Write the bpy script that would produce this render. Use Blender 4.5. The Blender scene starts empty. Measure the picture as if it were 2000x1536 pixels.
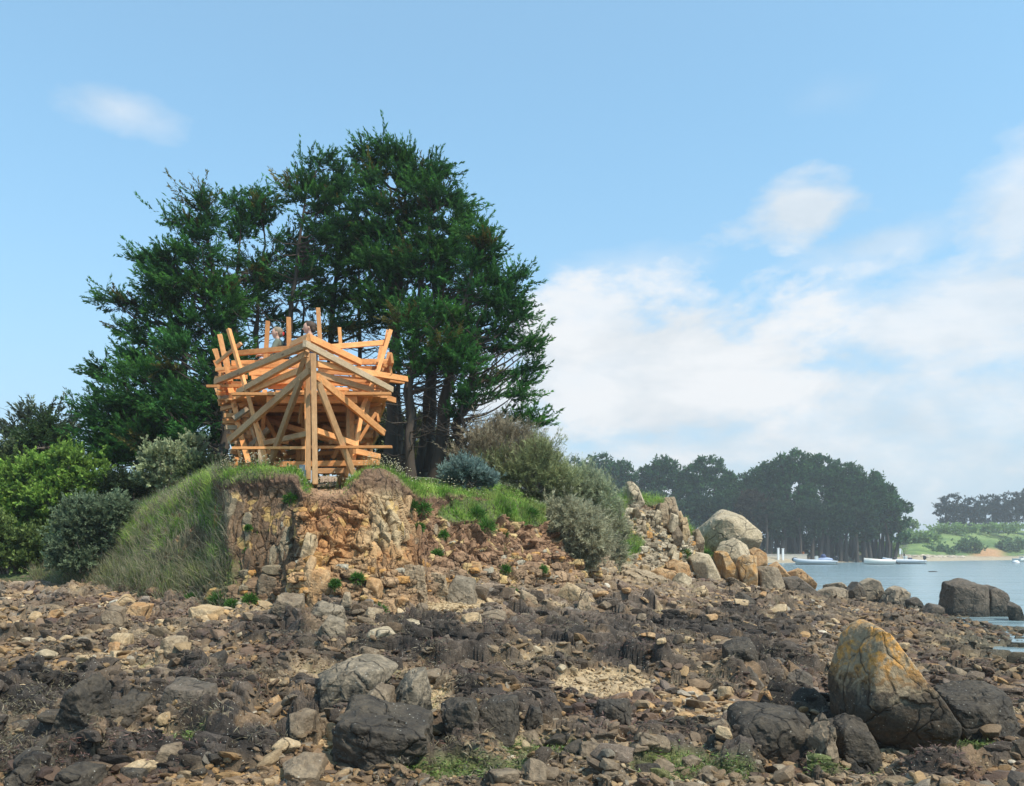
import bpy, bmesh, math, random
import numpy as np
from mathutils import Vector, Matrix

# ------------------------------------------------------------------ camera, sky, sun, exposure
F = 1570.0; HOR = 1080.0; CAMZ = 1.6
scene = bpy.context.scene
cam_d = bpy.data.cameras.new('camera'); cam = bpy.data.objects.new('camera', cam_d)
scene.collection.objects.link(cam); scene.camera = cam
cam.location = (0, 0, CAMZ); cam.rotation_euler = (math.radians(90), 0, 0)
cam_d.sensor_width = 36; cam_d.lens = 36*F/2000; cam_d.shift_y = (HOR-768)/2000
cam_d.clip_start = 0.1; cam_d.clip_end = 9000

SUN_DIR = Vector((0.55, -0.48, 1.0)).normalized()
world = bpy.data.worlds.new('World'); scene.world = world; world.use_nodes = True
nt = world.node_tree; nt.nodes.clear()
def nd(tree, t, **kw):
    n = tree.nodes.new(t)
    for k, v in kw.items():
        if k.startswith('i_'):
            n.inputs[k[2:].replace('_', ' ')].default_value = v
        else: setattr(n, k, v)
    return n
sky = nd(nt, 'ShaderNodeTexSky', sky_type='NISHITA', sun_disc=False)
sky.sun_elevation = math.asin(SUN_DIR.z); sky.sun_rotation = math.atan2(SUN_DIR.x, SUN_DIR.y)
sky.air_density = 1.0; sky.dust_density = 1.2; sky.ozone_density = 1.6
def math_n(tree, op, a, b=None, c=None, clamp=False):
    n = tree.nodes.new('ShaderNodeMath'); n.operation = op; n.use_clamp = clamp
    for i, v in enumerate((a, b, c)):
        if v is None: continue
        if isinstance(v, (int, float)): n.inputs[i].default_value = v
        else: tree.links.new(v, n.inputs[i])
    return n.outputs[0]
def vmath(tree, op, a, b=None):
    n = tree.nodes.new('ShaderNodeVectorMath'); n.operation = op
    for i, v in enumerate((a, b)):
        if v is None: continue
        if isinstance(v, (tuple, list)): n.inputs[i].default_value = v
        else: tree.links.new(v, n.inputs[i])
    return n.outputs['Value'] if op in ('LENGTH', 'DOT_PRODUCT', 'DISTANCE') else n.outputs[0]
tc = nd(nt, 'ShaderNodeTexCoord'); D = tc.outputs['Generated']
def noise_n(tree, vec, scale, detail=6, rough=.55, dist=0, col=False):
    n = nd(tree, 'ShaderNodeTexNoise'); n.inputs['Scale'].default_value = scale; n.inputs['Detail'].default_value = detail
    n.inputs['Roughness'].default_value = rough; n.inputs['Distortion'].default_value = dist
    tree.links.new(vec, n.inputs['Vector']); return n.outputs['Color' if col else 'Fac']
mp = nd(nt, 'ShaderNodeMapping'); mp.inputs['Scale'].default_value = (1, 1, 2.1); nt.links.new(D, mp.inputs['Vector'])
nz1 = noise_n(nt, mp.outputs[0], 5.0, 8, .56, .25)
nz2 = noise_n(nt, mp.outputs[0], 13.0, 7, .6, .2)
def cloud(px, py, rx, ry, k, soft=1.0):
    d = Vector(((px-1000)/F, 1, (HOR-py)/F)); L = d.length; d.normalize()
    v = vmath(nt, 'SUBTRACT', D, tuple(d)); s = (F*L/rx, F*L/rx*.8, F*L/ry)
    l = vmath(nt, 'LENGTH', vmath(nt, 'MULTIPLY', v, s))
    m = math_n(nt, 'SUBTRACT', 1.0+soft*.0, l)
    m = math_n(nt, 'ADD', m, math_n(nt, 'MULTIPLY', math_n(nt, 'SUBTRACT', nz1, .5), 2.0))
    m = math_n(nt, 'ADD', m, math_n(nt, 'MULTIPLY', math_n(nt, 'SUBTRACT', nz2, .5), 1.3))
    m = math_n(nt, 'MULTIPLY', m, 1.0/soft, clamp=True)
    m = math_n(nt, 'SMOOTH_MIN', m, 1.0, .1)
    return math_n(nt, 'MULTIPLY', m, k, clamp=True)
tot = None
for c in [(1220, 730, 400, 165, .93, .5), (1150, 640, 200, 80, .8, .45), (1380, 740, 260, 130, .8, .6), (1560, 415, 170, 72, .85, .6), (1720, 475, 190, 48, .45, .8),
          (1990, 420, 120, 140, .7, .8), (1880, 620, 420, 120, .8, .7), (1650, 800, 800, 170, .88, 1.2), (235, 215, 110, 42, .55, 1.1), (1240, 520, 170, 38, .38, 1.3), (1620, 185, 120, 40, .15, 1.5),
          (1500, 920, 1200, 220, .88, 1.2), (500, 900, 700, 90, .22, 1.5), (-700, 500, 500, 150, .7, .5), (3300, 400, 700, 260, .8, .5), (2700, 900, 600, 200, .8, .8)]:
    m = cloud(*c)
    tot = m if tot is None else math_n(nt, 'SUBTRACT', 1.0, math_n(nt, 'MULTIPLY', math_n(nt, 'SUBTRACT', 1.0, tot), math_n(nt, 'SUBTRACT', 1.0, m)))
# thin high veil, the pale air near the horizon
sep = nd(nt, 'ShaderNodeSeparateXYZ'); nt.links.new(D, sep.inputs[0])
low = math_n(nt, 'POWER', math_n(nt, 'SUBTRACT', 1.0, math_n(nt, 'MULTIPLY', math_n(nt, 'ABSOLUTE', sep.outputs['Z']), 1.9), clamp=True), 2.0)
mixh = nd(nt, 'ShaderNodeMix', data_type='RGBA'); SKY_TINT = (1.10, 2.08, 2.12, 1)
mt = nd(nt, 'ShaderNodeMix', data_type='RGBA', blend_type='MULTIPLY'); mt.inputs[0].default_value = 1; mt.inputs[7].default_value = SKY_TINT
nt.links.new(sky.outputs[0], mt.inputs[6])
tm_ = nd(nt, 'ShaderNodeMix', data_type='RGBA'); nt.links.new(low, tm_.inputs[0]); tm_.inputs[6].default_value = SKY_TINT; tm_.inputs[7].default_value = (.85, 1.15, 1.35, 1); nt.links.new(tm_.outputs[2], mt.inputs[7])
nt.links.new(math_n(nt, 'ADD', math_n(nt, 'MULTIPLY', low, .66), .33), mixh.inputs[0]); nt.links.new(mt.outputs[2], mixh.inputs[6]); mixh.inputs[7].default_value = (4.5, 5.7, 6.8, 1)
shade = nd(nt, 'ShaderNodeMix', data_type='RGBA'); shade.inputs[6].default_value = (5.0, 5.6, 6.1, 1); shade.inputs[7].default_value = (7.0, 7.2, 7.4, 1)
nt.links.new(math_n(nt, 'MULTIPLY_ADD', math_n(nt, 'SUBTRACT', nz1, .42), 4.0, .35, clamp=True), shade.inputs[0])
mixc = nd(nt, 'ShaderNodeMix', data_type='RGBA'); nt.links.new(tot, mixc.inputs[0]); nt.links.new(mixh.outputs[2], mixc.inputs[6]); nt.links.new(shade.outputs[2], mixc.inputs[7])
bg = nd(nt, 'ShaderNodeBackground'); bg.inputs['Strength'].default_value = 0.10
nt.links.new(mixc.outputs[2], bg.inputs['Color'])
wo = nd(nt, 'ShaderNodeOutputWorld'); nt.links.new(bg.outputs[0], wo.inputs['Surface'])

sun_d = bpy.data.lights.new('sun', 'SUN'); sun_d.energy = 3.9; sun_d.angle = math.radians(1.2); sun_d.color = (1, .90, .76)
sun = bpy.data.objects.new('sun', sun_d); scene.collection.objects.link(sun)
sun.rotation_euler = SUN_DIR.to_track_quat('Z', 'Y').to_euler()
vs = scene.view_settings; vs.view_transform = 'Standard'; vs.look = 'None'; vs.exposure = 0.4; vs.gamma = 1
scene.cycles.max_bounces = 6; scene.cycles.diffuse_bounces = 4; scene.cycles.volume_bounces = 0
scene.cycles.transparent_max_bounces = 4; scene.cycles.use_adaptive_sampling = True

# ------------------------------------------------------------------ numpy helpers
rng = np.random.default_rng(7)
def P(px, py, Y): return np.array([(px-1000)/F*Y, Y, CAMZ+(HOR-py)/F*Y])
def PA(px, py, Y):
    px, py, Y = np.broadcast_arrays(np.asarray(px, float), np.asarray(py, float), np.asarray(Y, float))
    return np.stack([(px-1000)/F*Y, Y, CAMZ+(HOR-py)/F*Y], -1)
def toPY(p): return (HOR-(p[..., 2]-CAMZ)*F/p[..., 1])
def toPX(p): return 1000+p[..., 0]*F/p[..., 1]
def hsh(ix, iy, iz, seed=0):
    h = (ix.astype(np.int64)*374761393+iy.astype(np.int64)*668265263+iz.astype(np.int64)*2147483647+seed*974711) & 0xffffffff
    h = ((h ^ (h >> 13))*1274126177) & 0xffffffff
    h = ((h ^ (h >> 16))*2246822519) & 0xffffffff
    return ((h ^ (h >> 15)) & 0xffffff)/float(0xffffff)
def vnoise(p, seed=0):
    i = np.floor(p); f = p-i; f = f*f*(3-2*f); i = i.astype(np.int64)
    r = 0
    for dx in (0, 1):
        wx = f[..., 0] if dx else 1-f[..., 0]
        for dy in (0, 1):
            wy = f[..., 1] if dy else 1-f[..., 1]
            for dz in (0, 1):
                wz = f[..., 2] if dz else 1-f[..., 2]
                r = r+wx*wy*wz*hsh(i[..., 0]+dx, i[..., 1]+dy, i[..., 2]+dz, seed)
    return r
def fbm(p, o=4, seed=0, g=.5):
    a = 1; s = 0; t = 0
    for k in range(o):
        s = s+a*vnoise(p*2.03**k+17.3*k, seed+k); t += a; a *= g
    return s/t
def voro(p, seed=0):
    i = np.floor(p).astype(np.int64); f1 = np.full(p.shape[:-1], 9.); f2 = f1.copy(); idh = np.zeros_like(f1); dl = np.zeros(p.shape)
    for dx in (-1, 0, 1):
        for dy in (-1, 0, 1):
            for dz in (-1, 0, 1):
                cx, cy, cz = i[..., 0]+dx, i[..., 1]+dy, i[..., 2]+dz
                q = np.stack([cx+hsh(cx, cy, cz, seed), cy+hsh(cx, cy, cz, seed+1), cz+hsh(cx, cy, cz, seed+2)], -1)
                d = np.sqrt(((q-p)**2).sum(-1)); hh = hsh(cx, cy, cz, seed+3)
                m = d < f1
                f2 = np.where(m, f1, np.minimum(f2, d)); idh = np.where(m, hh, idh); dl = np.where(m[..., None], p-q, dl); f1 = np.where(m, d, f1)
    return f1, f2, idh, dl
def facet(idh, dl):
    return (dl*(np.stack([(idh*37.7) % 1, (idh*91.3) % 1, (idh*53.9) % 1], -1)-.5)).sum(-1)
def sstep(a, b, x):
    t = np.clip((x-a)/(b-a), 0, 1); return t*t*(3-2*t)
def lerp(a, b, t):
    a = np.asarray(a, float); b = np.asarray(b, float); t = np.asarray(t, float)
    if a.shape[-1:] in ((3,),) and t.ndim and t.shape[-1:] != (1,): t = t[..., None]
    return a*(1-t)+b*t
def nrm(v): return v/np.maximum(np.linalg.norm(v, axis=-1, keepdims=True), 1e-9)
def tag(o, label=None, cat=None, group=None, kind=None):
    for k, v in (('label', label), ('category', cat), ('group', group), ('kind', kind)):
        if v: o[k] = v
    return o
def mk(name, V, Fs, mat, col=None, parent=None, smooth=False):
    """one mesh object from vertex array V and a list of (k,n) face arrays; col = (N,3) vertex colours"""
    V = np.asarray(V, np.float32).reshape(-1, 3); Fs = [np.asarray(f, np.int32) for f in (Fs if isinstance(Fs, list) else [Fs]) if len(f)]
    me = bpy.data.meshes.new(name); me.vertices.add(len(V)); me.vertices.foreach_set('co', V.ravel())
    nl = sum(f.size for f in Fs); npoly = sum(len(f) for f in Fs)
    me.loops.add(nl); me.polygons.add(npoly)
    me.loops.foreach_set('vertex_index', np.concatenate([f.ravel() for f in Fs]))
    ln = np.concatenate([np.full(len(f), f.shape[1]) for f in Fs]); st = np.concatenate([[0], np.cumsum(ln)[:-1]])
    me.polygons.foreach_set('loop_start', st.astype(np.int32))
    if smooth: me.polygons.foreach_set('use_smooth', np.ones(npoly, bool))
    me.update(calc_edges=True)
    if not smooth: me.shade_flat()
    if col is not None:
        a = me.attributes.new('Col', 'FLOAT_COLOR', 'POINT'); c = np.ones((len(V), 4), np.float32); c[:, :3] = np.clip(col, 0, 1)
        a.data.foreach_set('color', c.ravel())
    if mat: me.materials.append(mat)
    o = bpy.data.objects.new(name, me); scene.collection.objects.link(o)
    if parent: o.parent = parent
    return o
def thing(name, loc, label, cat, group=None):
    o = bpy.data.objects.new(name, None); scene.collection.objects.link(o); o.location = tuple(loc); o.empty_display_size = .1
    return tag(o, label, cat, group)
def gridf(nr, nc, closed=False):
    i = np.arange(nr-1)[:, None]; j = np.arange(nc if closed else nc-1)[None, :]; j2 = (j+1) % nc
    return np.stack([i*nc+j, i*nc+j2, (i+1)*nc+j2, (i+1)*nc+j], -1).reshape(-1, 4)
def tube(pts, rad, n=6, cap=True):
    pts = np.asarray(pts, float); m = len(pts); rad = np.broadcast_to(rad, (m,))
    t = nrm(np.gradient(pts, axis=0)); ref = np.array([0, 0, 1.]) if abs(t[0][2]) < .8 else np.array([1., 0, 0])
    a = nrm(np.cross(t, ref)); b = np.cross(t, a); th = np.arange(n)/n*2*math.pi
    V = pts[:, None]+rad[:, None, None]*(a[:, None]*np.cos(th)[None, :, None]+b[:, None]*np.sin(th)[None, :, None])
    Fq = gridf(m, n, True)
    return V.reshape(-1, 3), Fq
class Acc:
    def __init__(s): s.V = []; s.Q = []; s.T = []; s.C = []; s.n = 0
    def add(s, V, Fq=None, Ft=None, col=None):
        V = np.asarray(V, float).reshape(-1, 3)
        if Fq is not None and len(Fq): s.Q.append(np.asarray(Fq)+s.n)
        if Ft is not None and len(Ft): s.T.append(np.asarray(Ft)+s.n)
        if col is not None: s.C.append(np.broadcast_to(col, V.shape))
        s.V.append(V); s.n += len(V)
    def build(s, name, mat, parent=None, smooth=False):
        if not s.n: return None
        Fs = []
        if s.Q: Fs.append(np.concatenate(s.Q))
        if s.T: Fs.append(np.concatenate(s.T))
        return mk(name, np.concatenate(s.V), Fs, mat, np.concatenate(s.C) if s.C else None, parent, smooth)

# ------------------------------------------------------------------ materials
def newmat(name):
    m = bpy.data.materials.new(name); m.use_nodes = True; t = m.node_tree; t.nodes.clear()
    out = nd(t, 'ShaderNodeOutputMaterial'); b = nd(t, 'ShaderNodeBsdfPrincipled'); t.links.new(b.outputs[0], out.inputs[0])
    return m, t, b, out
def ramp(t, fac, stops):
    r = nd(t, 'ShaderNodeValToRGB'); e = r.color_ramp.elements
    while len(e) < len(stops): e.new(.5)
    for x, (p, c) in zip(e, stops): x.position = p; x.color = (*c, 1)
    t.links.new(fac, r.inputs[0]); return r.outputs[0]
def mixc_(t, fac, a, b, mode='MIX'):
    m = nd(t, 'ShaderNodeMix', data_type='RGBA', blend_type=mode)
    for i, v in ((0, fac), (6, a), (7, b)):
        if isinstance(v, (int, float)): m.inputs[i].default_value = v
        elif isinstance(v, tuple): m.inputs[i].default_value = (*v, 1) if len(v) == 3 else v
        else: t.links.new(v, m.inputs[i])
    return m.outputs[2]
def bump(t, b, h, strength, dist):
    n = nd(t, 'ShaderNodeBump'); n.inputs['Strength'].default_value = strength; n.inputs['Distance'].default_value = dist
    t.links.new(h, n.inputs['Height']); t.links.new(n.outputs[0], b.inputs['Normal'])
def plain(name, col, rough=.6, var=.25, sc=6, metal=0, bmp=0):
    m, t, b, o = newmat(name); g = nd(t, 'ShaderNodeTexCoord')
    n = noise_n(t, g.outputs['Object'], sc, 5)
    c = mixc_(t, n, tuple(x*(1-var) for x in col), tuple(min(1, x*(1+var)) for x in col)); t.links.new(c, b.inputs['Base Color'])
    b.inputs['Roughness'].default_value = rough; b.inputs['Metallic'].default_value = metal
    if bmp: bump(t, b, noise_n(t, g.outputs['Object'], sc*6, 4), .5, bmp)
    return m
def leafmat(name, trans=.3, rough=.55, gain=1.0):
    m, t, b, o = newmat(name)
    a = nd(t, 'ShaderNodeAttribute', attribute_name='Col'); g = nd(t, 'ShaderNodeNewGeometry')
    n = noise_n(t, g.outputs['Position'], 2.2, 3)
    c = mixc_(t, 1.0, a.outputs['Color'], ramp(t, n, [(.3, (.75*gain,)*3), (.7, (1.25*gain,)*3)]), 'MULTIPLY')
    t.links.new(c, b.inputs['Base Color']); b.inputs['Roughness'].default_value = rough; b.inputs['Specular IOR Level'].default_value = .12
    tr = nd(t, 'ShaderNodeBsdfTranslucent'); t.links.new(mixc_(t, .5, c, (.5, .55, .05), 'MULTIPLY'), tr.inputs['Color'])
    t.links.new(c, tr.inputs['Color'])
    mx = nd(t, 'ShaderNodeMixShader'); mx.inputs[0].default_value = trans
    t.links.new(b.outputs[0], mx.inputs[1]); t.links.new(tr.outputs[0], mx.inputs[2]); t.links.new(mx.outputs[0], o.inputs[0])
    return m
def cracks(t, pos, c, h, scale, st=(1, 1, 1), w=.035, dark=.3):
    mp_ = nd(t, 'ShaderNodeMapping'); mp_.inputs['Scale'].default_value = st; t.links.new(pos, mp_.inputs[0])
    ds = vmath(t, 'ADD', mp_.outputs[0], None); n_c = nd(t, 'ShaderNodeTexNoise'); n_c.inputs['Scale'].default_value = scale*.9; n_c.inputs['Detail'].default_value = 4; t.links.new(pos, n_c.inputs['Vector'])
    sc_ = nd(t, 'ShaderNodeVectorMath', operation='SCALE'); sc_.inputs['Scale'].default_value = 1.1/scale; t.links.new(n_c.outputs['Color'], sc_.inputs[0]); t.links.new(sc_.outputs[0], ds.node.inputs[1])
    v = nd(t, 'ShaderNodeTexVoronoi', feature='DISTANCE_TO_EDGE'); v.inputs['Scale'].default_value = scale; t.links.new(ds, v.inputs['Vector'])
    e = ramp(t, v.outputs['Distance'], [(0, (0, 0, 0)), (w, (.75,)*3), (w*2.5, (1, 1, 1))])
    gate = ramp(t, noise_n(t, pos, scale*.55, 3), [(.42, (0,)*3), (.55, (1,)*3)])
    k = math_n(t, 'MULTIPLY', math_n(t, 'SUBTRACT', 1.0, e), gate)
    return mixc_(t, math_n(t, 'MULTIPLY', k, 1-dark), c, (.03, .022, .016)), math_n(t, 'SUBTRACT', h, math_n(t, 'MULTIPLY', k, 1.6))
def groundmat(name, rough=.85, fine=60., amt=.35, bd=.012, spec=.3, speck=True, crack=0):
    m, t, b, o = newmat(name)
    a = nd(t, 'ShaderNodeAttribute', attribute_name='Col'); g = nd(t, 'ShaderNodeNewGeometry'); pos = g.outputs['Position']
    n = noise_n(t, pos, fine, 5, .65); n2 = noise_n(t, pos, 9., 6, .6)
    c = mixc_(t, 1.0, a.outputs['Color'], ramp(t, n, [(.3, (1-amt,)*3), (.7, (1+amt*1.2,)*3)]), 'MULTIPLY')
    c = mixc_(t, 1.0, c, ramp(t, n2, [(.3, (.72, .70, .70)), (.7, (1.25, 1.25, 1.25))]), 'MULTIPLY')
    if speck:
        v = nd(t, 'ShaderNodeTexVoronoi'); v.inputs['Scale'].default_value = 38; t.links.new(pos, v.inputs['Vector'])
        s = math_n(t, 'LESS_THAN', v.outputs['Distance'], .16)
        sc = nd(t, 'ShaderNodeSeparateColor'); t.links.new(v.outputs['Color'], sc.inputs[0])
        s = math_n(t, 'MULTIPLY', s, math_n(t, 'GREATER_THAN', sc.outputs[0], .72))
        c = mixc_(t, math_n(t, 'MULTIPLY', s, .55), c, (.62, .58, .5))
    hh = math_n(t, 'ADD', n, math_n(t, 'MULTIPLY', n2, 2.0))
    if crack: c, hh = cracks(t, pos, c, hh, crack, (1, 1, .55))
    t.links.new(c, b.inputs['Base Color']); b.inputs['Roughness'].default_value = rough; b.inputs['Specular IOR Level'].default_value = spec
    bump(t, b, hh, .8, bd)
    return m
def rockmat(name, top, mid, low, zl=None, lichen=None, lic=.5, rough=.8, sc=5., strata=0.0, spec=.3):
    """rock with two stone colours, a foot darkened below world height zl, lichen blotches"""
    m, t, b, o = newmat(name); g = nd(t, 'ShaderNodeNewGeometry'); pos = g.outputs['Position']
    n1 = noise_n(t, pos, sc, 7, .62, .3); n2 = noise_n(t, pos, sc*5, 6, .65); n3 = noise_n(t, pos, sc*1.7, 5, .6, .8)
    c = mixc_(t, ramp(t, n1, [(.4, (0, 0, 0)), (.6, (1, 1, 1))]), top, mid)
    if lichen:
        c = mixc_(t, math_n(t, 'MULTIPLY', math_n(t, 'MULTIPLY_ADD', n3, 7., -7.*(1-lic*.9), clamp=True), .85), c, lichen)
    if zl is not None:
        s = nd(t, 'ShaderNodeSeparateXYZ'); t.links.new(pos, s.inputs[0])
        k = math_n(t, 'MULTIPLY_ADD', math_n(t, 'SUBTRACT', zl, s.outputs['Z']), 5.0, .5)
        k = math_n(t, 'ADD', k, math_n(t, 'MULTIPLY', math_n(t, 'SUBTRACT', n3, .5), 5.0), clamp=True)
        c = mixc_(t, math_n(t, 'MULTIPLY', k, .93), c, low)
    c = mixc_(t, 1.0, c, ramp(t, n2, [(.3, (.62, .62, .62)), (.7, (1.4, 1.38, 1.33))]), 'MULTIPLY')
    v = nd(t, 'ShaderNodeTexVoronoi'); v.inputs['Scale'].default_value = sc*7; t.links.new(pos, v.inputs['Vector'])
    sc_ = nd(t, 'ShaderNodeSeparateColor'); t.links.new(v.outputs['Color'], sc_.inputs[0])
    s = math_n(t, 'MULTIPLY', math_n(t, 'MULTIPLY', math_n(t, 'LESS_THAN', v.outputs['Distance'], .2), math_n(t, 'GREATER_THAN', sc_.outputs[0], .6)), math_n(t, 'GREATER_THAN', n3, .54))
    c = mixc_(t, math_n(t, 'MULTIPLY', s, .5), c, (.5, .48, .42))
    t.links.new(c, b.inputs['Base Color']); b.inputs['Roughness'].default_value = rough; b.inputs['Specular IOR Level'].default_value = spec
    h = math_n(t, 'ADD', math_n(t, 'MULTIPLY', n1, 2.), n2)
    c, h = cracks(t, pos, c, h, sc*.42, (1, 1, .8), .018, .25)
    c2_ = t.links.new(c, b.inputs['Base Color'])
    if strata:
        w = nd(t, 'ShaderNodeTexWave'); w.inputs['Scale'].default_value = strata; w.inputs['Distortion'].default_value = 6; w.inputs['Detail'].default_value = 4
        w.bands_direction = 'Z'; t.links.new(pos, w.inputs['Vector']); h = math_n(t, 'ADD', h, math_n(t, 'MULTIPLY', w.outputs['Fac'], .8))
    bump(t, b, h, .9, .02)
    return m
# ------------------------------------------------------------------ ground: foreshore heightfield
gp = np.array([(-900,1536,5.6),(0,1536,5.6),(1000,1536,5.6),(2000,1536,5.6),(2900,1536,5.6),(-900,2600,2.2),(1000,2600,2.2),(2900,2600,2.2),
 (0,1130,18),(-900,1130,18),(0,1300,9.2),(-900,1300,9.2),(300,1200,11.8),(300,1380,7.4),(600,1190,11.4),(900,1165,12.8),(600,1350,7.9),(1000,1350,8.),(1200,1150,17),(1200,1290,9.4),(1100,1220,11.8),
 (1400,1150,22),(1500,1152,26),(1600,1168,27),(1400,1300,9.5),(1600,1250,14),(1800,1195,25),(1700,1205,20),(1750,1478,7.),(1500,1480,6.8),(2000,1238,19),(1950,1300,13.),(2000,1400,8.6),(2400,1400,8.6),(2400,1240,19),(1850,1215,22),
 (1250,1125,23),(1400,1118,28),(-900,1100,40),(0,1095,40),(600,1085,40)], float)
gz = CAMZ+(HOR-gp[:, 1])/F*gp[:, 2]
gq = np.array([(2010,-.42,17.8),(2100,-.5,17),(1965,-.36,19.5),(1890,-.37,23.),(1560,-.5,34),(1450,-.3,36),(1700,-.7,33),(2000,-.9,28),(2000,-.6,22.5),(2400,-.7,24),(1350,-.2,44),(1500,-1,50),(1800,-1.2,45),(2400,-1.2,40),(1100,.8,50),(1300,-.9,70),(1000,1,70),(1600,-1.3,70),(2300,-1.4,70),(2800,-1.3,50)], float)
gp = np.r_[gp, gq]; gz = np.r_[gz, gq[:, 1]]
def gfeat(px, Y): return np.stack([np.asarray(px, float)/600., np.log(np.asarray(Y, float))*2.2], -1)
GX = gfeat(gp[:, 0], gp[:, 2]); n_ = len(GX)
def tps(r): return np.where(r > 1e-9, r*r*np.log(np.maximum(r, 1e-9)), 0)
K = tps(np.linalg.norm(GX[:, None]-GX[None], axis=-1))+np.eye(n_)*.02
Pm = np.c_[np.ones(n_), GX]; A = np.block([[K, Pm], [Pm.T, np.zeros((3, 3))]])
W = np.linalg.solve(A, np.r_[gz, 0, 0, 0])
def zbase(px, Y):
    X = gfeat(px, Y); out = W[n_]+X@W[n_+1:]
    for k in range(n_): out = out+W[k]*tps(np.linalg.norm(X-GX[k], axis=-1))
    return out
SEA = -0.33
def ell(px, py, L, soft=.5):
    m = np.zeros(np.shape(px))
    for (cx, cy, rx, ry) in L:
        d = np.sqrt(((px-cx)/rx)**2+((py-cy)/ry)**2); m = np.maximum(m, np.clip((1-d)/soft, -1.5, 1))
    return m
ROCKY = [(1000,1290,330,95),(1270,1265,200,60),(1440,1235,150,40),(1500,1310,110,50),(300,1385,230,60),(60,1395,150,55),(400,1470,250,60),(730,1420,180,90),(980,1390,160,50),(100,1510,170,50),(1600,1440,220,60),
         (600,1235,150,45),(1150,1215,230,45),(860,1170,180,40),(1000,1490,200,40),(1340,1480,260,60),(1750,1500,260,50),(680,1190,120,30)]
GREENS = [(1330,1510,180,35),(1560,1475,110,30),(1900,1480,70,40),(1480,1520,250,25),(690,1490,80,28),(330,1455,130,25),(1880,1195,110,14),(1980,1195,50,14),(1050,1470,110,25),(1270,1430,90,30),(900,1515,200,25),(240,1530,100,20)]
YELL = [(180,1450,130,35),(640,1450,25,50),(1180,1340,110,30),(900,1190,120,18)]
NC, NR = 1500, 760
cpx = np.concatenate([np.linspace(-900, -60, 110, endpoint=False), np.linspace(-60, 2060, 1280, endpoint=False), np.linspace(2060, 2900, NC-110-1280)])
cY = np.concatenate([np.geomspace(1.5, 5.2, 50, endpoint=False), np.geomspace(5.2, 34, 640, endpoint=False), np.geomspace(34, 70, NR-690)])
GPX, GY = np.meshgrid(cpx, cY)
small = np.stack([zbase(cpx[::10], y*np.ones(len(cpx[::10]))) for y in cY[::6]])
zz = np.stack([np.interp(cpx, cpx[::10], r) for r in small]); zz = np.stack([np.interp(cY, cY[::6], zz[:, j]) for j in range(NC)], 1)
gpy = HOR-(zz-CAMZ)*F/GY
Pw = np.stack([(GPX-1000)/F*GY, GY, zz], -1)
nzb = fbm(Pw*np.array([1.4, 1.4, 0])+3, 4, 5); nzs = fbm(Pw*np.array([5., 5, 0]), 3, 9)
RM = sstep(-.15, .35, ell(GPX, gpy, ROCKY)+(nzb-.5)*2.6)
GM = .7*sstep(.5, 1.2, ell(GPX, gpy, GREENS)+(nzb-.5)*2.2+(nzs-.5)*1.2)
YM = sstep(.0, .4, ell(GPX, gpy, YELL)+(nzb-.5)*1.2)
RM = RM*(1-YM)
# bedrock: tilted slabs with joints
ang = .35; ca, sa = math.cos(ang), math.sin(ang)
R2 = np.stack([Pw[..., 0]*ca-Pw[..., 1]*sa, Pw[..., 0]*sa+Pw[..., 1]*ca, 0*zz], -1)
wob = (fbm(R2*1.3, 3, 21)-.5)[..., None]*1.2
f1, f2, idb, dlb = voro(R2*np.array([1.1, 2.3, 0])+wob+.37, 31)
g1, g2, idc, dlc = voro(R2*np.array([3.2, 9.5, 0])+wob*2+.77, 41)
k1, k2, idk, dlk = voro(R2*np.array([11., 22., 0])+wob*3, 47)
h = RM*(.02+.21*(idb-.35)*np.clip(fbm(R2*.8, 2, 3)*1.6, 0, 1)+.16*facet(idb, dlb)+.06*(idc-.5)+.09*facet(idc, dlc)+sstep(11, 7, GY)*(.014*facet(idk, dlk)+.008*idk))
h += RM*.10*(1-np.abs(2*fbm(R2*np.array([1.6, 4.2, 0]), 3, 51)-1)*1.3)*.6
h += RM*(.05*(.5-np.abs(2*fbm(R2*np.array([5., 13., 0]), 2, 55)-1)*1.4)+.03*sstep(9, 6.5, GY)*(fbm(R2*np.array([14., 22., 0]), 1, 56)-.5))
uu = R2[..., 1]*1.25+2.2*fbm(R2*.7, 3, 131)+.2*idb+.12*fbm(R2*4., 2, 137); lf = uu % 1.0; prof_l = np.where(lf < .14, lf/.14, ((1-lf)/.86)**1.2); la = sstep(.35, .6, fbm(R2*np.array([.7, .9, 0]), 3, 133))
u3 = R2[..., 1]*4.3+3.0*fbm(R2*1.5, 3, 135); lf3 = u3 % 1.0; prof_3 = np.where(lf3 < .25, lf3/.25, (1-lf3)/.75)*sstep(12, 8, GY)
h += RM*(.16*la*prof_l+.045*prof_3)
h -= RM*(.05*np.exp(-((f2-f1)/.05)**2)+.03*np.exp(-((g2-g1)/.08)**2))
h += (1-RM)*.05*(fbm(Pw*np.array([4, 4, 0]), 4, 13)-.5)+.03*(fbm(Pw*np.array([14, 14, 0]), 3, 14)-.5)
h = h*(1-.7*GM)-GM*.05
damp = sstep(SEA-.3, SEA+.12, zz); ZG = zz+h*(.25+.75*damp)
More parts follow.
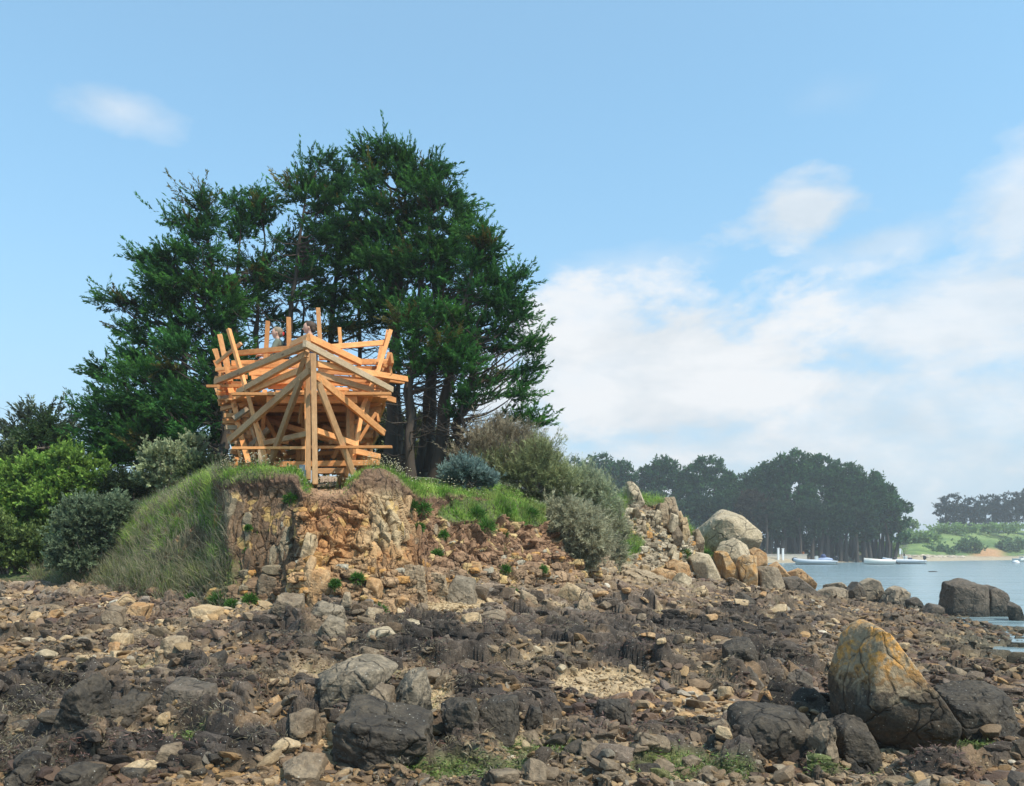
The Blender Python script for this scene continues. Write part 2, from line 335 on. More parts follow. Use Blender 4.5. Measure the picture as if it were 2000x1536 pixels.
# stone colours of the ground
# weight of the upper, dry zone
dry = sstep(.35, .95, zz+(nzb-.5)*.5)
rk = lerp(np.array([.058, .045, .036]), np.array([.26, .19, .135]), np.clip(dry*.8+(idb-.5)*.35, 0, 1))
rk = lerp(rk, np.array([.115, .085, .065]), sstep(.45, .65, nzb)*.6)
rk = rk*(.55+.7*idc[..., None])*(.75+.5*idk[..., None])
rk = lerp(rk, rk*.35, (np.exp(-((g2-g1)/.07)**2)*.6)); rk = lerp(rk, np.array([.34, .31, .27]), sstep(.60, .72, fbm(Pw*7, 3, 57))*dry*.6); rk = lerp(rk, np.array([.26, .165, .09]), sstep(.60, .70, fbm(Pw*3.1, 3, 58))*.6)
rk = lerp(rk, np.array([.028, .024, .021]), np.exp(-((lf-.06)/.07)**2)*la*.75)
peb = lerp(np.array([.20, .14, .085]), np.array([.32, .22, .125]), sstep(.3, .7, nzs))
peb = lerp(peb, np.array([.12, .075, .055]), sstep(.52, .62, fbm(Pw*np.array([1.1, 2.6, 0]), 4, 77))*.75)
peb = peb*(.55+.45*dry)[..., None]
peb = lerp(peb, np.array([.42, .31, .18]), YM*.9)
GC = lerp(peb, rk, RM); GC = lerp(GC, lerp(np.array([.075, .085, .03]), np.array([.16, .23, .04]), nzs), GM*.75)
wetm = sstep(SEA+.16, SEA+.02, zz); GC = lerp(GC, np.array([.05, .05, .035]), wetm*.7)
MG = groundmat('shore_ground', .8, 70, .4, .012)
GV = np.stack([Pw[..., 0], GY, ZG], -1)
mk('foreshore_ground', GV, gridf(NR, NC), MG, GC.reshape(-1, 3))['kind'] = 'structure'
def gi(px, Y):
    j = np.clip(np.searchsorted(cpx, px), 1, NC-1); i = np.clip(np.searchsorted(cY, Y), 1, NR-1)
    return i, j
def ground_z(px, Y):
    i, j = gi(px, Y); return ZG[i, j]
# sea bed / land under everything, to the horizon, and the water
MB = plain('sea_bed_sand', (.10, .10, .07), .9)
s_ = 2500.
tag(mk('sea_bed', [(-s_, -300, -1.6), (s_, -300, -1.6), (s_, s_, -1.6), (-s_, s_, -1.6)], np.array([[0, 1, 2, 3]]), MB), kind='structure')
m, t, b, o = newmat('sea_water'); g = nd(t, 'ShaderNodeNewGeometry')
mpw = nd(t, 'ShaderNodeMapping'); mpw.inputs['Scale'].default_value = (.28, 1.5, 1); t.links.new(g.outputs['Position'], mpw.inputs[0])
w1 = noise_n(t, mpw.outputs[0], .9, 4, .5, .4); w2 = noise_n(t, mpw.outputs[0], .12, 3, .5, .3)
b.inputs['Base Color'].default_value = (.20, .28, .31, 1); b.inputs['Roughness'].default_value = .2; b.inputs['IOR'].default_value = 1.33
bump(t, b, math_n(t, 'ADD', w1, math_n(t, 'MULTIPLY', w2, 3.)), .5, .3)
MW = m
tag(mk('sea_water', [(-s_, -200, SEA), (s_, -200, SEA), (s_, s_, SEA), (-s_, s_, SEA)], np.array([[0, 1, 2, 3]]), MW), kind='structure')

# ------------------------------------------------------------------ headland: profile per column
# px: foot(py,Y) mid(py,Y) rim(py,Y) z at Y=22
HK = {-900:((1135,17),(1128,18),(1118,19),1.8), -200:((1135,17),(1128,18),(1118,19),1.8), 0:((1130,16.8),(1120,17.4),(1108,18.5),2.0), 120:((1128,16),(1110,16.8),(1090,18),2.2), 200:((1130,14.8),(1088,15.6),(1045,16.6),2.6),
 300:((1155,13),(1085,14),(1000,15),3.1), 380:((1165,12.3),(1070,13),(957,13.8),3.4), 425:((1155,12.0),(1050,12.4),(940,12.7),3.5), 450:((1158,11.8),(1050,12.05),(940,12.3),3.5),
 520:((1165,11.75),(1050,12.0),(936,12.2),3.5), 575:((1178,11.5),(1060,11.85),(938,12.1),3.5), 592:((1185,10.9),(1060,11.35),(962,12.0),3.45), 620:((1185,10.9),(1070,11.3),(965,12.1),3.45), 680:((1180,11.),(1075,11.5),(962,12.25),3.45),
 720:((1165,11.1),(1050,11.6),(936,12.4),3.5), 770:((1160,11.3),(1050,11.9),(945,12.7),3.5), 805:((1140,11.9),(1055,12.7),(972,13.3),3.5), 900:((1128,12.8),(1060,13.7),(976,14.8),3.4),
 1000:((1122,13.8),(1060,14.8),(985,16.0),3.2), 1060:((1125,14.8),(1075,15.7),(1002,17.),3.), 1110:((1128,15.8),(1090,16.9),(1045,18.5),2.9), 1170:((1125,18),(1085,19.2),(1000,21.3),2.8), 1215:((1112,20.5),(1060,21.8),(978,23.6),2.8),
 1240:((1112,21.8),(1050,22.7),(978,24),2.9), 1290:((1112,23),(1050,23.7),(982,24.5),2.8), 1335:((1114,24),(1070,24.6),(1022,25.2),2.), 1375:((1116,25),(1095,25.6),(1085,26.2),1.2), 1420:((1124,26),(1122,27),(1124,28),.6), 1480:((1150,26),(1150,27),(1152,28),.0)}
ks = sorted(HK); hp = np.concatenate([np.linspace(-900, 60, 50, endpoint=False), np.linspace(60, 1380, 1250, endpoint=False), np.linspace(1380, 1480, 50)])
def col_i(f): return np.interp(hp, ks, [f(HK[k]) for k in ks])
fy, fpy = col_i(lambda a: a[0][1]), col_i(lambda a: a[0][0]); my, mpy = col_i(lambda a: a[1][1]), col_i(lambda a: a[1][0]); ry, rpy = col_i(lambda a: a[2][1]), col_i(lambda a: a[2][0]); zb_ = col_i(lambda a: a[3])
def zz_(py, Y): return CAMZ+(HOR-py)/F*Y
prof_t = [0, .10, .45, .80, .9, 1.0, 1.12]
Ys = [fy-.35, fy, my, ry, ry+.9+.0*ry, np.maximum(22., ry+3), 0*ry+48]
Zs = [zz_(fpy, fy)-.5, zz_(fpy, fy), zz_(mpy, my), zz_(rpy, ry), zz_(rpy, ry)+.10*sstep(1380, 1300, hp), np.where(hp < 1150, zb_, np.minimum(zb_, zz_(rpy, ry)-.1)), 6.2-7.6*sstep(985, 1150, hp)]
NV = 330
vt = np.concatenate([np.linspace(0, .10, 14, endpoint=False), np.linspace(.10, .80, 236, endpoint=False), np.linspace(.80, 1.0, 60, endpoint=False), np.linspace(1.0, 1.12, 20)])
def prof(arrs):
    out = np.empty((NV, len(hp)))
    for k in range(len(prof_t)-1):
        mks = (vt >= prof_t[k]) & (vt <= prof_t[k+1]); u = (vt[mks]-prof_t[k])/(prof_t[k+1]-prof_t[k])
        out[mks] = arrs[k][None]*(1-u[:, None])+arrs[k+1][None]*u[:, None]
    return out
HY = prof(Ys); HZ = prof(Zs); HPX = np.broadcast_to(hp, HY.shape)
def smooth_rows(A, k):
    ker = np.ones(k)/k; B = np.apply_along_axis(lambda r: np.convolve(np.pad(r, k//2, mode='edge'), ker, 'valid'), 0, A); B[:12] = A[:12]; return B
HY = smooth_rows(HY, 15); HZ = smooth_rows(HZ, 15)
HV = np.stack([(HPX-1000)/F*HY, HY, HZ], -1)
dU = np.gradient(HV, axis=1); dV = np.gradient(HV, axis=0); HN = nrm(np.cross(dU, dV)); HN = np.where((HN[..., 1:2] > 0) & (HN[..., 2:3] < 0), -HN, HN)
HPY = toPY(HV); VT = np.broadcast_to(vt[:, None], HY.shape)
facev = sstep(.02, .09, VT)*sstep(.85, .79, VT)                # on the face
q = HV.copy(); nA = fbm(q*1.5, 4, 61); nB = fbm(q*6, 3, 62)
wob = np.stack([fbm(q*2., 3, 63), fbm(q*2.+9, 3, 64), fbm(q*2.+31, 3, 65)], -1)-.5
# grass cover and slope on the left, top of the headland
grass = np.maximum(sstep(.755, .80, VT+(nA-.5)*.12-.05*np.exp(-((HPX-735)/40)**2)), sstep(440, 395, HPX+(nA-.5)*110-(HPY-1000)*.25)*sstep(1170, 1125, HPY+(nB-.5)*30))
grass = np.maximum(grass, sstep(.35, .6, ell(HPX, HPY, [(925,1000,90,28),(1030,1005,60,30),(1000,990,50,20),(1215,1065,45,40),(860,960,60,25),(1190,1010,40,60),(1265,980,45,10)])+(nA-.5)*1.8))
grass = grass*(1-sstep(.3, .7, ell(HPX, HPY, [(385,1060,45,30),(330,1095,40,14),(405,1110,40,16),(290,1040,20,12),(350,1010,14,10)])+(nA-.5)*2.2))
notch = np.exp(-((HPX-640)/42)**2)*sstep(.70, .80, VT); grass = grass*(1-sstep(.3, .6, notch+(nB-.5)*.5))
soil = sstep(.70, .76, VT+(nA-.5)*.1)*(1-grass)
slab = np.clip(np.exp(-((HPX-765)/52)**4)+np.exp(-((HPX-490)/85)**6)+sstep(760, 800, HPX)*sstep(860, 830, HPX), 0, 1)    # upright slabs
e1, e2, id1, dl1 = voro(q*np.array([8.5, 8.5, 1.5])+wob*2.2, 71)
b1, b2, id2, dl2 = voro(q*np.array([3.6, 3.6, 4.2])+wob*1.6, 75)
c1, c2, id3, dl3 = voro(q*np.array([9., 9., 10.])+wob*2., 79)
hs = .13*(id1-.4)+.16*facet(id1, dl1)-.04*np.exp(-((e2-e1)/.08)**2)+.03*facet(id3, dl3)
hb = .14*(id2-.4)+.30*facet(id2, dl2)+.03*(id3-.5)+.10*facet(id3, dl3)-.05*np.exp(-((b2-b1)/.05)**2)-.02*np.exp(-((c2-c1)/.08)**2)
rough_ = .25*(nA-.5)+.06*(nB-.5)
disp = facev*(1-grass*.8)*(1-soil*.8)*((slab*sstep(.80, .66, VT))*hs+(1-slab)*hb)+rough_*(.35+.65*facev)
disp *= (.6+.4*(HPX > 400))*(1-.45*sstep(600, 570, HPX)*(HPX > 400))
disp += soil*(.09*(fbm(q*9., 4, 101)-.5)+.05*(fbm(q*26., 2, 102)-.5))
disp += sstep(.70, .78, VT)*sstep(.9, .82, VT)*.10*(1-notch)*(HPX > 425)*(HPX < 1060)           # turf lip hanging over
mound = 0.35*(np.exp(-((HPX-505)/75)**2)*.20+np.exp(-((HPX-745)/40)**2)*.22)*sstep(.72, .82, VT)*sstep(1.0, .88, VT)
HV2 = HV+HN*disp[..., None]; HV2[..., 2] += mound
SHADE = lambda *a: None
tan = lerp(np.array([.34, .165, .065]), np.array([.38, .235, .115]), id2); tan = lerp(tan, np.array([.30, .15, .07]), sstep(.5, .65, nA)[..., None]*.8)
brn = lerp(np.array([.13, .08, .047]), np.array([.215, .14, .083]), id1); brn = lerp(brn, np.array([.23, .205, .14]), (id1 > .84)[..., None]*.6)
pale = lerp(np.array([.30, .205, .11]), np.array([.41, .305, .18]), id1)
redd = lerp(np.array([.19, .105, .06]), np.array([.28, .165, .095]), id3); redd = lerp(redd, np.array([.34, .28, .20]), (id3 > .88)[..., None]*.7)
outc = lerp(np.array([.27, .21, .14]), np.array([.38, .32, .23]), id2)
HC = lerp(brn, tan, sstep(572, 600, HPX+(nA-.5)*20)); HC = lerp(HC, pale, np.exp(-((HPX-755)/38)**4)*sstep(1085, 1060, HPY))
HC = lerp(HC, redd, sstep(785, 830, HPX)); HC = lerp(HC, outc, sstep(1120, 1200, HPX))
HC = lerp(HC, np.array([.26, .18, .11]), sstep(1085, 1130, HPY)*sstep(600, 700, HPX)*.7)
HC = lerp(HC, np.array([.55, .36, .12]), (id3 > .9)*.5)
HC = lerp(HC, np.array([.115, .065, .042]), soil*.85*(1-notch*.8)); HC = lerp(HC, np.array([.36, .235, .15]), notch*.7*(1-grass))
HC = lerp(HC, lerp(np.array([.06, .10, .03]), np.array([.13, .13, .06]), nB), grass)
HC = lerp(HC, np.array([.16, .10, .07]), sstep(425, 380, HPX)*sstep(1090, 1130, HPY)*(1-grass))
MC = groundmat('cliff_rock', .85, 45, .35, .015, speck=False, crack=6.5)
mk('headland_cliff', HV2, gridf(NV, len(hp)), MC, HC.reshape(-1, 3))['kind'] = 'structure'
HPX2, HPY2 = toPX(HV2), toPY(HV2); HNN = nrm(np.cross(np.gradient(HV2, axis=1), np.gradient(HV2, axis=0)))
def hl_at(px, py):
    """point on the headland seen at (px,py), else on the foreshore"""
    j = int(np.argmin(np.abs(hp-px))); c = np.abs(HPY2[:300, j]-py)+np.arange(300)*.01; i = int(np.argmin(c))
    if c[i] < 8: return HV2[i, j].copy(), HNN[i, j].copy()
    j = int(np.argmin(np.abs(cpx-px))); gy = HOR-(ZG[:, j]-CAMZ)*F/cY; i = int(np.argmin(np.abs(gy-py)))
    return GV[i, j].copy(), np.array([0, 0, 1.])
def ground_at(px, py):
    j = int(np.argmin(np.abs(cpx-px))); gy = HOR-(ZG[:, j]-CAMZ)*F/cY; i = int(np.argmin(np.abs(gy-py)+np.arange(NR)*.002)); return GV[i, j].copy()
def head_z(px, Y):
    j = int(np.argmin(np.abs(hp-px))); i = 240+int(np.argmin(np.abs(HV2[240:, j, 1]-Y))); return float(HV2[i, j, 2])
# ------------------------------------------------------------------ rocks
def ico(sub):
    bm = bmesh.new(); bmesh.ops.create_icosphere(bm, subdivisions=sub, radius=1); V = np.array([v.co[:] for v in bm.verts]); T = np.array([[v.index for v in f.verts] for f in bm.faces]); bm.free(); return nrm(V), T
ICO = {k: ico(k) for k in (1, 2, 3, 4, 5, 6)}
def polyrock(D_, N, c, k=16):
    d = np.maximum(D_@N.T/np.asarray(c)[None], 1e-4); return (d**k).sum(1)**(-1.0/k)
def rand_planes(r, n, lo=.62, hi=1.):
    N = nrm(r.normal(size=(n, 3))); c = r.uniform(lo, hi, n)
    N = np.r_[N, np.eye(3), -np.eye(3)]; return N, np.r_[c, np.ones(6)*r.uniform(.85, 1.05, 6)]
def rock_variant(r, sub=2, n=8, rough=.05, k=14):
    D_, T = ICO[sub]; N, c = rand_planes(r, n); rad = polyrock(D_, N, c, k); V = D_*rad[:, None]
    if rough: V = V*(1+(fbm(V*2.2+r.uniform(0, 50), 4, 3)-.5)*rough*2)[:, None]
    return V, T
RM_ = {}
def rm(k):
    if k in RM_: return RM_[k]
    a = dict(
      lichen=((.24,.175,.105),(.33,.25,.16),(.05,.043,.036),.48,(.56,.26,.05),.60), black=((.045,.037,.03),(.08,.064,.048),(.03,.03,.03),-.1,(.10,.11,.05),.22),
      brown=((.15,.11,.075),(.21,.16,.11),(.05,.045,.04),None,None,0), tan=((.36,.25,.14),(.43,.32,.20),(.1,.08,.06),None,(.30,.28,.23),.35), orange=((.36,.20,.09),(.41,.27,.15),(.1,.08,.06),None,(.33,.29,.23),.32),
      pale=((.34,.27,.18),(.42,.34,.24),(.1,.08,.06),None,(.27,.225,.16),.42), grey=((.25,.18,.115),(.32,.245,.165),(.08,.07,.06),None,(.45,.41,.34),.3), crusted=((.16,.13,.095),(.25,.20,.145),(.025,.025,.022),.40,(.50,.46,.40),.36),
      shore=((.22,.17,.12),(.30,.235,.165),(.06,.052,.045),-.05,(.40,.34,.25),.25), reef=((.085,.07,.055),(.14,.11,.085),(.035,.035,.03),-.1,(.20,.16,.11),.25), amber=((.40,.22,.08),(.37,.28,.18),(.1,.08,.06),None,(.46,.44,.38),.45))[k]
    RM_[k] = rockmat('rock_'+k, a[0], a[1], a[2], a[3], a[4], a[5], sc=3.2 if k in ('pale', 'amber', 'shore') else 5.); return RM_[k]
rr = np.random.default_rng(11)
def boulder(poly, Y, depth, mat, label, name='boulder', sub=5, rough=.05, k=30, group=None, tilt=.35, cat='rock', sink=0, strata=0):
    """closed rock with the given side outline (seen in x-z at distance Y), rounded over its own depth"""
    p = np.array(poly, float); Yc = Y+depth*.3; pw = PA(p[:, 0], p[:, 1], Yc)[:, [0, 2]]
    if sink: pw[:, 1] = np.where(pw[:, 1] <= np.sort(pw[:, 1])[2]+1e-6, pw[:, 1]-sink, pw[:, 1])
    c = (pw.max(0)+pw.min(0))/2; q = pw-c; area = 0; n = len(q)
    for i in range(n): area += q[i][0]*q[(i+1) % n][1]-q[(i+1) % n][0]*q[i][1]
    if area < 0: q = q[::-1]
    hull = q
    size = (q.max(0)-q.min(0)).max()/2; dp = depth/2
    Ns, cs = [], []
    for i in range(n):
        a, b_ = hull[i], hull[(i+1) % n]; e = b_-a; nn = np.array([e[1], -e[0]])/max(np.linalg.norm(e), 1e-6); d = max(nn@a, .12*size)
        sy = rr.uniform(-tilt, tilt*.3)
        if nn[1] < -.4: sy = rr.uniform(0, .12); d += .1*size
        Ns.append([nn[0], sy, nn[1]]); cs.append(d)
    for _ in range(5):
        v = np.array([rr.normal()*.5, -1, rr.normal()*.45]); v /= np.linalg.norm(v); Ns.append(v); cs.append(dp*rr.uniform(.75, 1.05))
    for _ in range(3):
        v = np.array([rr.normal()*.4, 1, rr.normal()*.3]); v /= np.linalg.norm(v); Ns.append(v); cs.append(dp*rr.uniform(.8, 1))
    D_, T = ICO[sub]; D2 = D_*np.array([max(np.ptp(q[:, 0])/2, .02), dp, max(np.ptp(q[:, 1])/2, .02)]); D2 = nrm(D2)
    rad = polyrock(D2, np.array(Ns), cs, k); V = D2*rad[:, None]
    nv = nrm(V); s = V/size
    off = (fbm(s*1.8+rr.uniform(0, 90), 5, 3, .55)-.5)*rough*2.6*size
    v1, v2, vi, vd = voro(s*3.1+rr.uniform(0, 50), 8); off = off+facet(vi, vd)*rough*1.3*size
    if strata: off = off-np.abs(((V[:, 2]+V[:, 0]*.25+.05*fbm(s*3, 2, 5))/strata) % 1-.5)*strata*.22
    V = V+nv*off[:, None]; ctr = np.array([c[0], Yc, c[1]])
    o = mk(name, V, T, rm(mat) if isinstance(mat, str) else mat, smooth=False); o.location = ctr
    tag(o, label, cat, group); return o
BL = [
 ([(1684,1224),(1700,1215),(1724,1230),(1784,1312),(1828,1370),(1850,1435),(1840,1470),(1740,1476),(1676,1458),(1652,1400),(1646,1340),(1670,1255)],7.0,.95,'lichen','large leaning triangular boulder with orange lichen on its upper edge and a black foot',6,.035),
 ([(1845,1356),(1930,1333),(1962,1342),(1992,1425),(1985,1442),(1880,1432),(1852,1405)],7.7,.7,'black','square black boulder standing right beside the orange lichen boulder',5,.05),
 ([(1437,1400),(1468,1380),(1560,1383),(1588,1400),(1580,1440),(1500,1450),(1440,1480),(1425,1470)],6.9,.6,'black','long flat-topped dark boulder left of the leaning lichen boulder',5,.06),
 ([(1623,1412),(1650,1396),(1692,1404),(1722,1480),(1715,1505),(1625,1500)],6.3,.5,'black','upright dark rounded block in front of the foot of the lichen boulder',5,.06),
 ([(1497,1455),(1540,1433),(1582,1442),(1592,1485),(1505,1498)],6.35,.4,'brown','low rounded dark stone under the long flat-topped dark boulder',5,.07),
 ([(1583,1402),(1622,1397),(1634,1485),(1582,1490)],6.6,.4,'brown','narrow dark block wedged between two black boulders at the lichen boulder foot',4,.07),
 ([(1004,1522),(1036,1477),(1062,1480),(1071,1500),(1066,1532),(1010,1532)],5.75,.2,'brown','wedge-shaped brown rock standing alone in the middle of the near foreground',5,.04),
 ([(1003,1428),(1045,1420),(1090,1443),(1085,1460),(1020,1462)],6.6,.4,'brown','flat pointed grey-brown rock lying in the middle foreground',5,.05),
 ([(617,1318),(660,1292),(728,1284),(757,1297),(758,1318),(700,1350),(640,1385),(613,1365)],8.2,.8,'crusted','low boulder crusted with white lichen on top and black underneath',5,.07),
 ([(764,1345),(800,1312),(832,1298),(838,1340),(832,1390),(780,1378)],8.0,.5,'crusted','upright block with tan lichen cap and black front beside the white-crusted boulder',5,.07),
 ([(690,1355),(735,1335),(765,1345),(770,1385),(690,1395)],7.9,.5,'brown','rough brown rock wedged between the white-crusted boulder and the tan-capped block',5,.09),
 ([(646,1420),(665,1375),(700,1362),(780,1380),(845,1395),(850,1445),(780,1478),(700,1482),(650,1478)],7.1,.9,'black','biggest black layered block of the foreground with a smooth sloping slab face',6,.07,0.09),
 ([(858,1375),(885,1358),(930,1362),(940,1400),(905,1420),(870,1405)],7.7,.5,'black','black angular block right of the tan-capped block',5,.08),
 ([(935,1382),(955,1362),(1008,1358),(1015,1400),(985,1416),(940,1408)],7.6,.5,'black','black rounded block in the middle of the dark row of blocks',5,.07),
 ([(1018,1392),(1035,1375),(1058,1382),(1064,1420),(1022,1424)],7.5,.35,'black','small black upright block ending the dark row above the flat pointed rock',4,.07),
 ([(1166,1378),(1185,1366),(1225,1364),(1248,1412),(1240,1424),(1165,1414)],7.6,.45,'black','trapezoid black rock with a flat top right of the dark row',5,.07),
 ([(866,1420),(880,1405),(896,1410),(902,1462),(870,1466)],7.0,.3,'black','narrow black upright rock right of the biggest black layered block',4,.07),
 ([(1350,1445),(1375,1418),(1402,1425),(1405,1455),(1350,1462)],6.8,.4,'black','blunt dark rock left of the long flat-topped dark boulder',4,.07),
 ([(1413,1262),(1440,1250),(1473,1252),(1476,1280),(1440,1288),(1416,1284)],10.5,.5,'black','rounded black rock on the shingle left above the lichen boulder',5,.06),
 ([(1524,1308),(1552,1298),(1586,1315),(1588,1335),(1560,1346),(1530,1338)],9.2,.5,'reef','flat-topped dark slab rock just left of the lichen boulder tip',5,.06),
 ([(1446,1303),(1462,1294),(1492,1312),(1494,1326),(1452,1328)],9.3,.35,'reef','small pointed dark rock on the shingle below the rounded black rock',4,.06),
 ([(563,1392),(585,1382),(610,1388),(613,1425),(590,1438),(567,1432)],7.6,.35,'brown','left of a pair of rounded brown stones near the white-crusted boulder',5,.04),
 ([(612,1395),(640,1390),(652,1405),(646,1432),(618,1436)],7.5,.3,'brown','right of a pair of rounded brown stones near the white-crusted boulder',5,.05),
 ([(548,1492),(585,1476),(630,1490),(637,1510),(610,1528),(560,1522)],6.0,.35,'brown','speckled grey-brown rounded rock at the bottom left of the biggest black block',5,.06),
 ([(367,1192),(388,1183),(430,1189),(436,1203),(400,1212),(370,1212)],10.6,.35,'tan','pale cream angular slab lying below the green tufts at the cliff foot',5,.04),
 ([(372,1207),(400,1201),(418,1206),(414,1216),(380,1218)],10.3,.2,'tan','small pale slab leaning in front of the cream angular slab',4,.04),
 ([(199,1200),(212,1187),(238,1192),(246,1206),(232,1220),(205,1219)],10.4,.3,'brown','brown block standing on the tan pebbles at the left',5,.04),
 ([(240,1195),(262,1178),(287,1183),(282,1203),(250,1208)],10.7,.3,'orange','orange-brown angular stone right of the brown block on the left pebbles',5,.04),
 ([(222,1180),(245,1160),(272,1164),(268,1180)],11.4,.3,'tan','tan slab at the lower edge of the dry grass on the left',4,.05),
 ([(205,1262),(225,1255),(252,1265),(248,1275),(212,1274)],9.2,.22,'orange','flat orange stone among dark weed on the left pebbles',4,.05),
 ([(305,1270),(330,1243),(358,1245),(366,1268),(335,1278)],9.2,.35,'grey','rounded grey rock with orange lichen stain in the left middle ground',5,.05),
 ([(385,1305),(402,1285),(440,1272),(448,1302),(420,1310)],8.6,.35,'black','dark wedge-shaped slab above the dark red seaweed strip',4,.05),
 ([(65,1470),(80,1440),(97,1433),(101,1462),(72,1476)],6.5,.22,'black','small dark upright wedge on yellow gravel at the left',4,.05),
 ([(18,1510),(45,1482),(82,1490),(90,1530),(60,1560),(15,1560)],5.75,.4,'black','dark boulder at the bottom left corner',5,.07),
 ([(98,1520),(135,1488),(180,1500),(190,1545),(100,1560)],5.7,.4,'black','dark boulder second from the bottom left corner',5,.07),
 ([(2,1478),(15,1462),(30,1478),(25,1500),(2,1500)],6.1,.3,'black','small dark rock cut by the left picture edge',4,.07),
 ([(110,1385),(135,1345),(175,1312),(195,1345),(200,1390),(150,1402)],7.9,.6,'black','tall rough black outcrop at the left with a jagged top',5,.10,.07),
 ([(200,1395),(235,1360),(280,1365),(290,1405),(210,1412)],7.7,.5,'black','lower rough black outcrop just right of the jagged one',5,.10,.07),
 ([(308,1345),(330,1332),(410,1340),(430,1362),(320,1366)],8.2,.5,'reef','long low dark ledge in the left centre with a smooth face',5,.06),
 ([(522,1368),(540,1356),(562,1370),(560,1382),(528,1383)],7.9,.2,'orange','small orange stone above the pair of rounded brown stones',4,.05),
 ([(1368,1045),(1378,1022),(1402,1002),(1425,999),(1450,1008),(1488,1040),(1484,1058),(1470,1076),(1405,1085),(1380,1066)],27.5,1.9,'pale','huge pale rounded boulder resting on smaller rocks at the shore',6,.035),
 ([(1402,1080),(1420,1062),(1442,1054),(1460,1066),(1470,1092),(1450,1118),(1425,1112)],25.8,1.0,'pale','white-topped split boulder leaning below the huge pale boulder',5,.04),
 ([(1401,1080),(1416,1076),(1440,1104),(1437,1126),(1412,1108)],25.0,.6,'amber','amber slab face leaning at the left of the white-topped split boulder',5,.03),
 ([(1440,1092),(1452,1083),(1478,1086),(1481,1118),(1478,1142),(1450,1126),(1439,1110)],24.9,.7,'amber','tall orange and white block right of the amber slab face',5,.03),
 ([(1462,1078),(1478,1070),(1498,1085),(1500,1105),(1478,1108),(1466,1100)],26.2,.8,'orange','rounded orange block behind the tall orange and white block',5,.04),
 ([(1479,1115),(1490,1106),(1515,1109),(1530,1128),(1525,1152),(1482,1150)],25.0,1.0,'shore','dark square block with sunlit tan top at the end of the boulder pile',5,.05),
 ([(1503,1108),(1520,1100),(1545,1112),(1550,1124),(1515,1126)],27.5,.8,'orange','rounded tan rock above the dark square block',5,.05),
 ([(1538,1118),(1562,1110),(1590,1124),(1588,1136),(1548,1136)],27.5,.8,'orange','orange-tan low rock by the water next to the boulder pile',5,.05),
 ([(1528,1130),(1560,1128),(1606,1148),(1600,1158),(1565,1160),(1535,1148)],26.0,.9,'reef','long dark rock sloping down to the shingle by the water',5,.05),
 ([(1595,1156),(1625,1148),(1650,1150),(1667,1164),(1640,1170),(1600,1166)],26.0,.8,'shore','low flat tan rock lying along the water edge',5,.05),
 ([(1610,1142),(1640,1138),(1660,1146),(1650,1152),(1612,1152)],29.5,.8,'shore','half-hidden brown rock behind the low flat tan rock',4,.05),
 ([(1655,1142),(1672,1136),(1684,1142),(1692,1168),(1664,1168)],28.2,.8,'reef','dark left half of the split rock at the water edge',5,.05),
 ([(1680,1140),(1700,1130),(1712,1133),(1729,1158),(1724,1168),(1685,1169)],28.4,.9,'shore','brown right half of the split rock at the water edge',5,.05),
 ([(1724,1166),(1740,1150),(1762,1148),(1777,1160),(1776,1178),(1730,1175)],27.5,.9,'shore','lumpy brown rock right of the split rock',5,.06),
 ([(1772,1172),(1788,1166),(1806,1176),(1800,1184),(1775,1182)],26.5,.5,'reef','small brown rock at the tip of the shingle in the water',4,.06),
 ([(1852,1190),(1853,1142),(1876,1134),(1903,1136),(1920,1148),(1925,1190),(1890,1196)],24.2,1.1,'reef','big square black rock standing at the edge of the bay',6,.06),
 ([(1922,1150),(1940,1146),(1962,1158),(1966,1184),(1958,1193),(1920,1193)],24.3,1.0,'reef','rounded dark rock leaning against the big square black rock',5,.07),
 ([(1972,1184),(1985,1180),(1998,1190),(1990,1198),(1972,1196)],22.8,.5,'reef','small dark rock with green weed by the right picture edge',4,.07),
 ([(1813,1118),(1822,1113),(1832,1113),(1840,1118)],80,1.6,'reef','small dark reef rock breaking the water in front of the boats',4,.06),
 ([(1798,1187),(1815,1180),(1840,1184),(1848,1192),(1805,1196)],23.6,.6,'reef','low dark rock left of the big square black rock',4,.06),
 ([(1222,978),(1225,941),(1234,940),(1246,952),(1259,976),(1250,984)],23.6,.6,'pale','pointed pale standing stone on top of the outcrop',5,.05),
 ([(1288,988),(1296,973),(1316,971),(1327,990),(1322,1004),(1300,1004)],24.5,.8,'grey','big grey rounded block capping the outcrop',5,.05),
 ([(1278,1000),(1285,984),(1302,984),(1308,1004),(1292,1012)],24.0,.6,'grey','grey block in front of the capping block of the outcrop',5,.05),
 ([(1318,1003),(1330,998),(1339,1008),(1336,1022),(1322,1020)],24.6,.5,'tan','tan block under the right end of the capping block',4,.05),
 ([(1301,1012),(1312,1003),(1325,1008),(1324,1022),(1305,1022)],24.0,.4,'pale','round pale stone in the middle of the outcrop face',4,.05),
 ([(1328,1018),(1340,1010),(1346,1030),(1340,1044),(1326,1038)],24.5,.5,'tan','upright tan block at the right edge of the outcrop',4,.05),
 ([(1270,1005),(1282,996),(1292,1002),(1290,1016),(1272,1017)],23.6,.4,'pale','split round stone left of the middle of the outcrop',4,.06),
 ([(1310,1030),(1322,1024),(1334,1032),(1332,1050),(1312,1050)],24.0,.45,'brown','brown block below the round pale stone of the outcrop',4,.05),
 ([(1236,995),(1246,990),(1252,998),(1248,1006),(1238,1005)],23.0,.3,'grey','small round grey stone under the pointed standing stone',4,.05),
 ([(1245,1022),(1256,1016),(1264,1022),(1262,1034),(1247,1034)],23.0,.35,'grey','small squarish stone at the left of the outcrop face',4,.05),
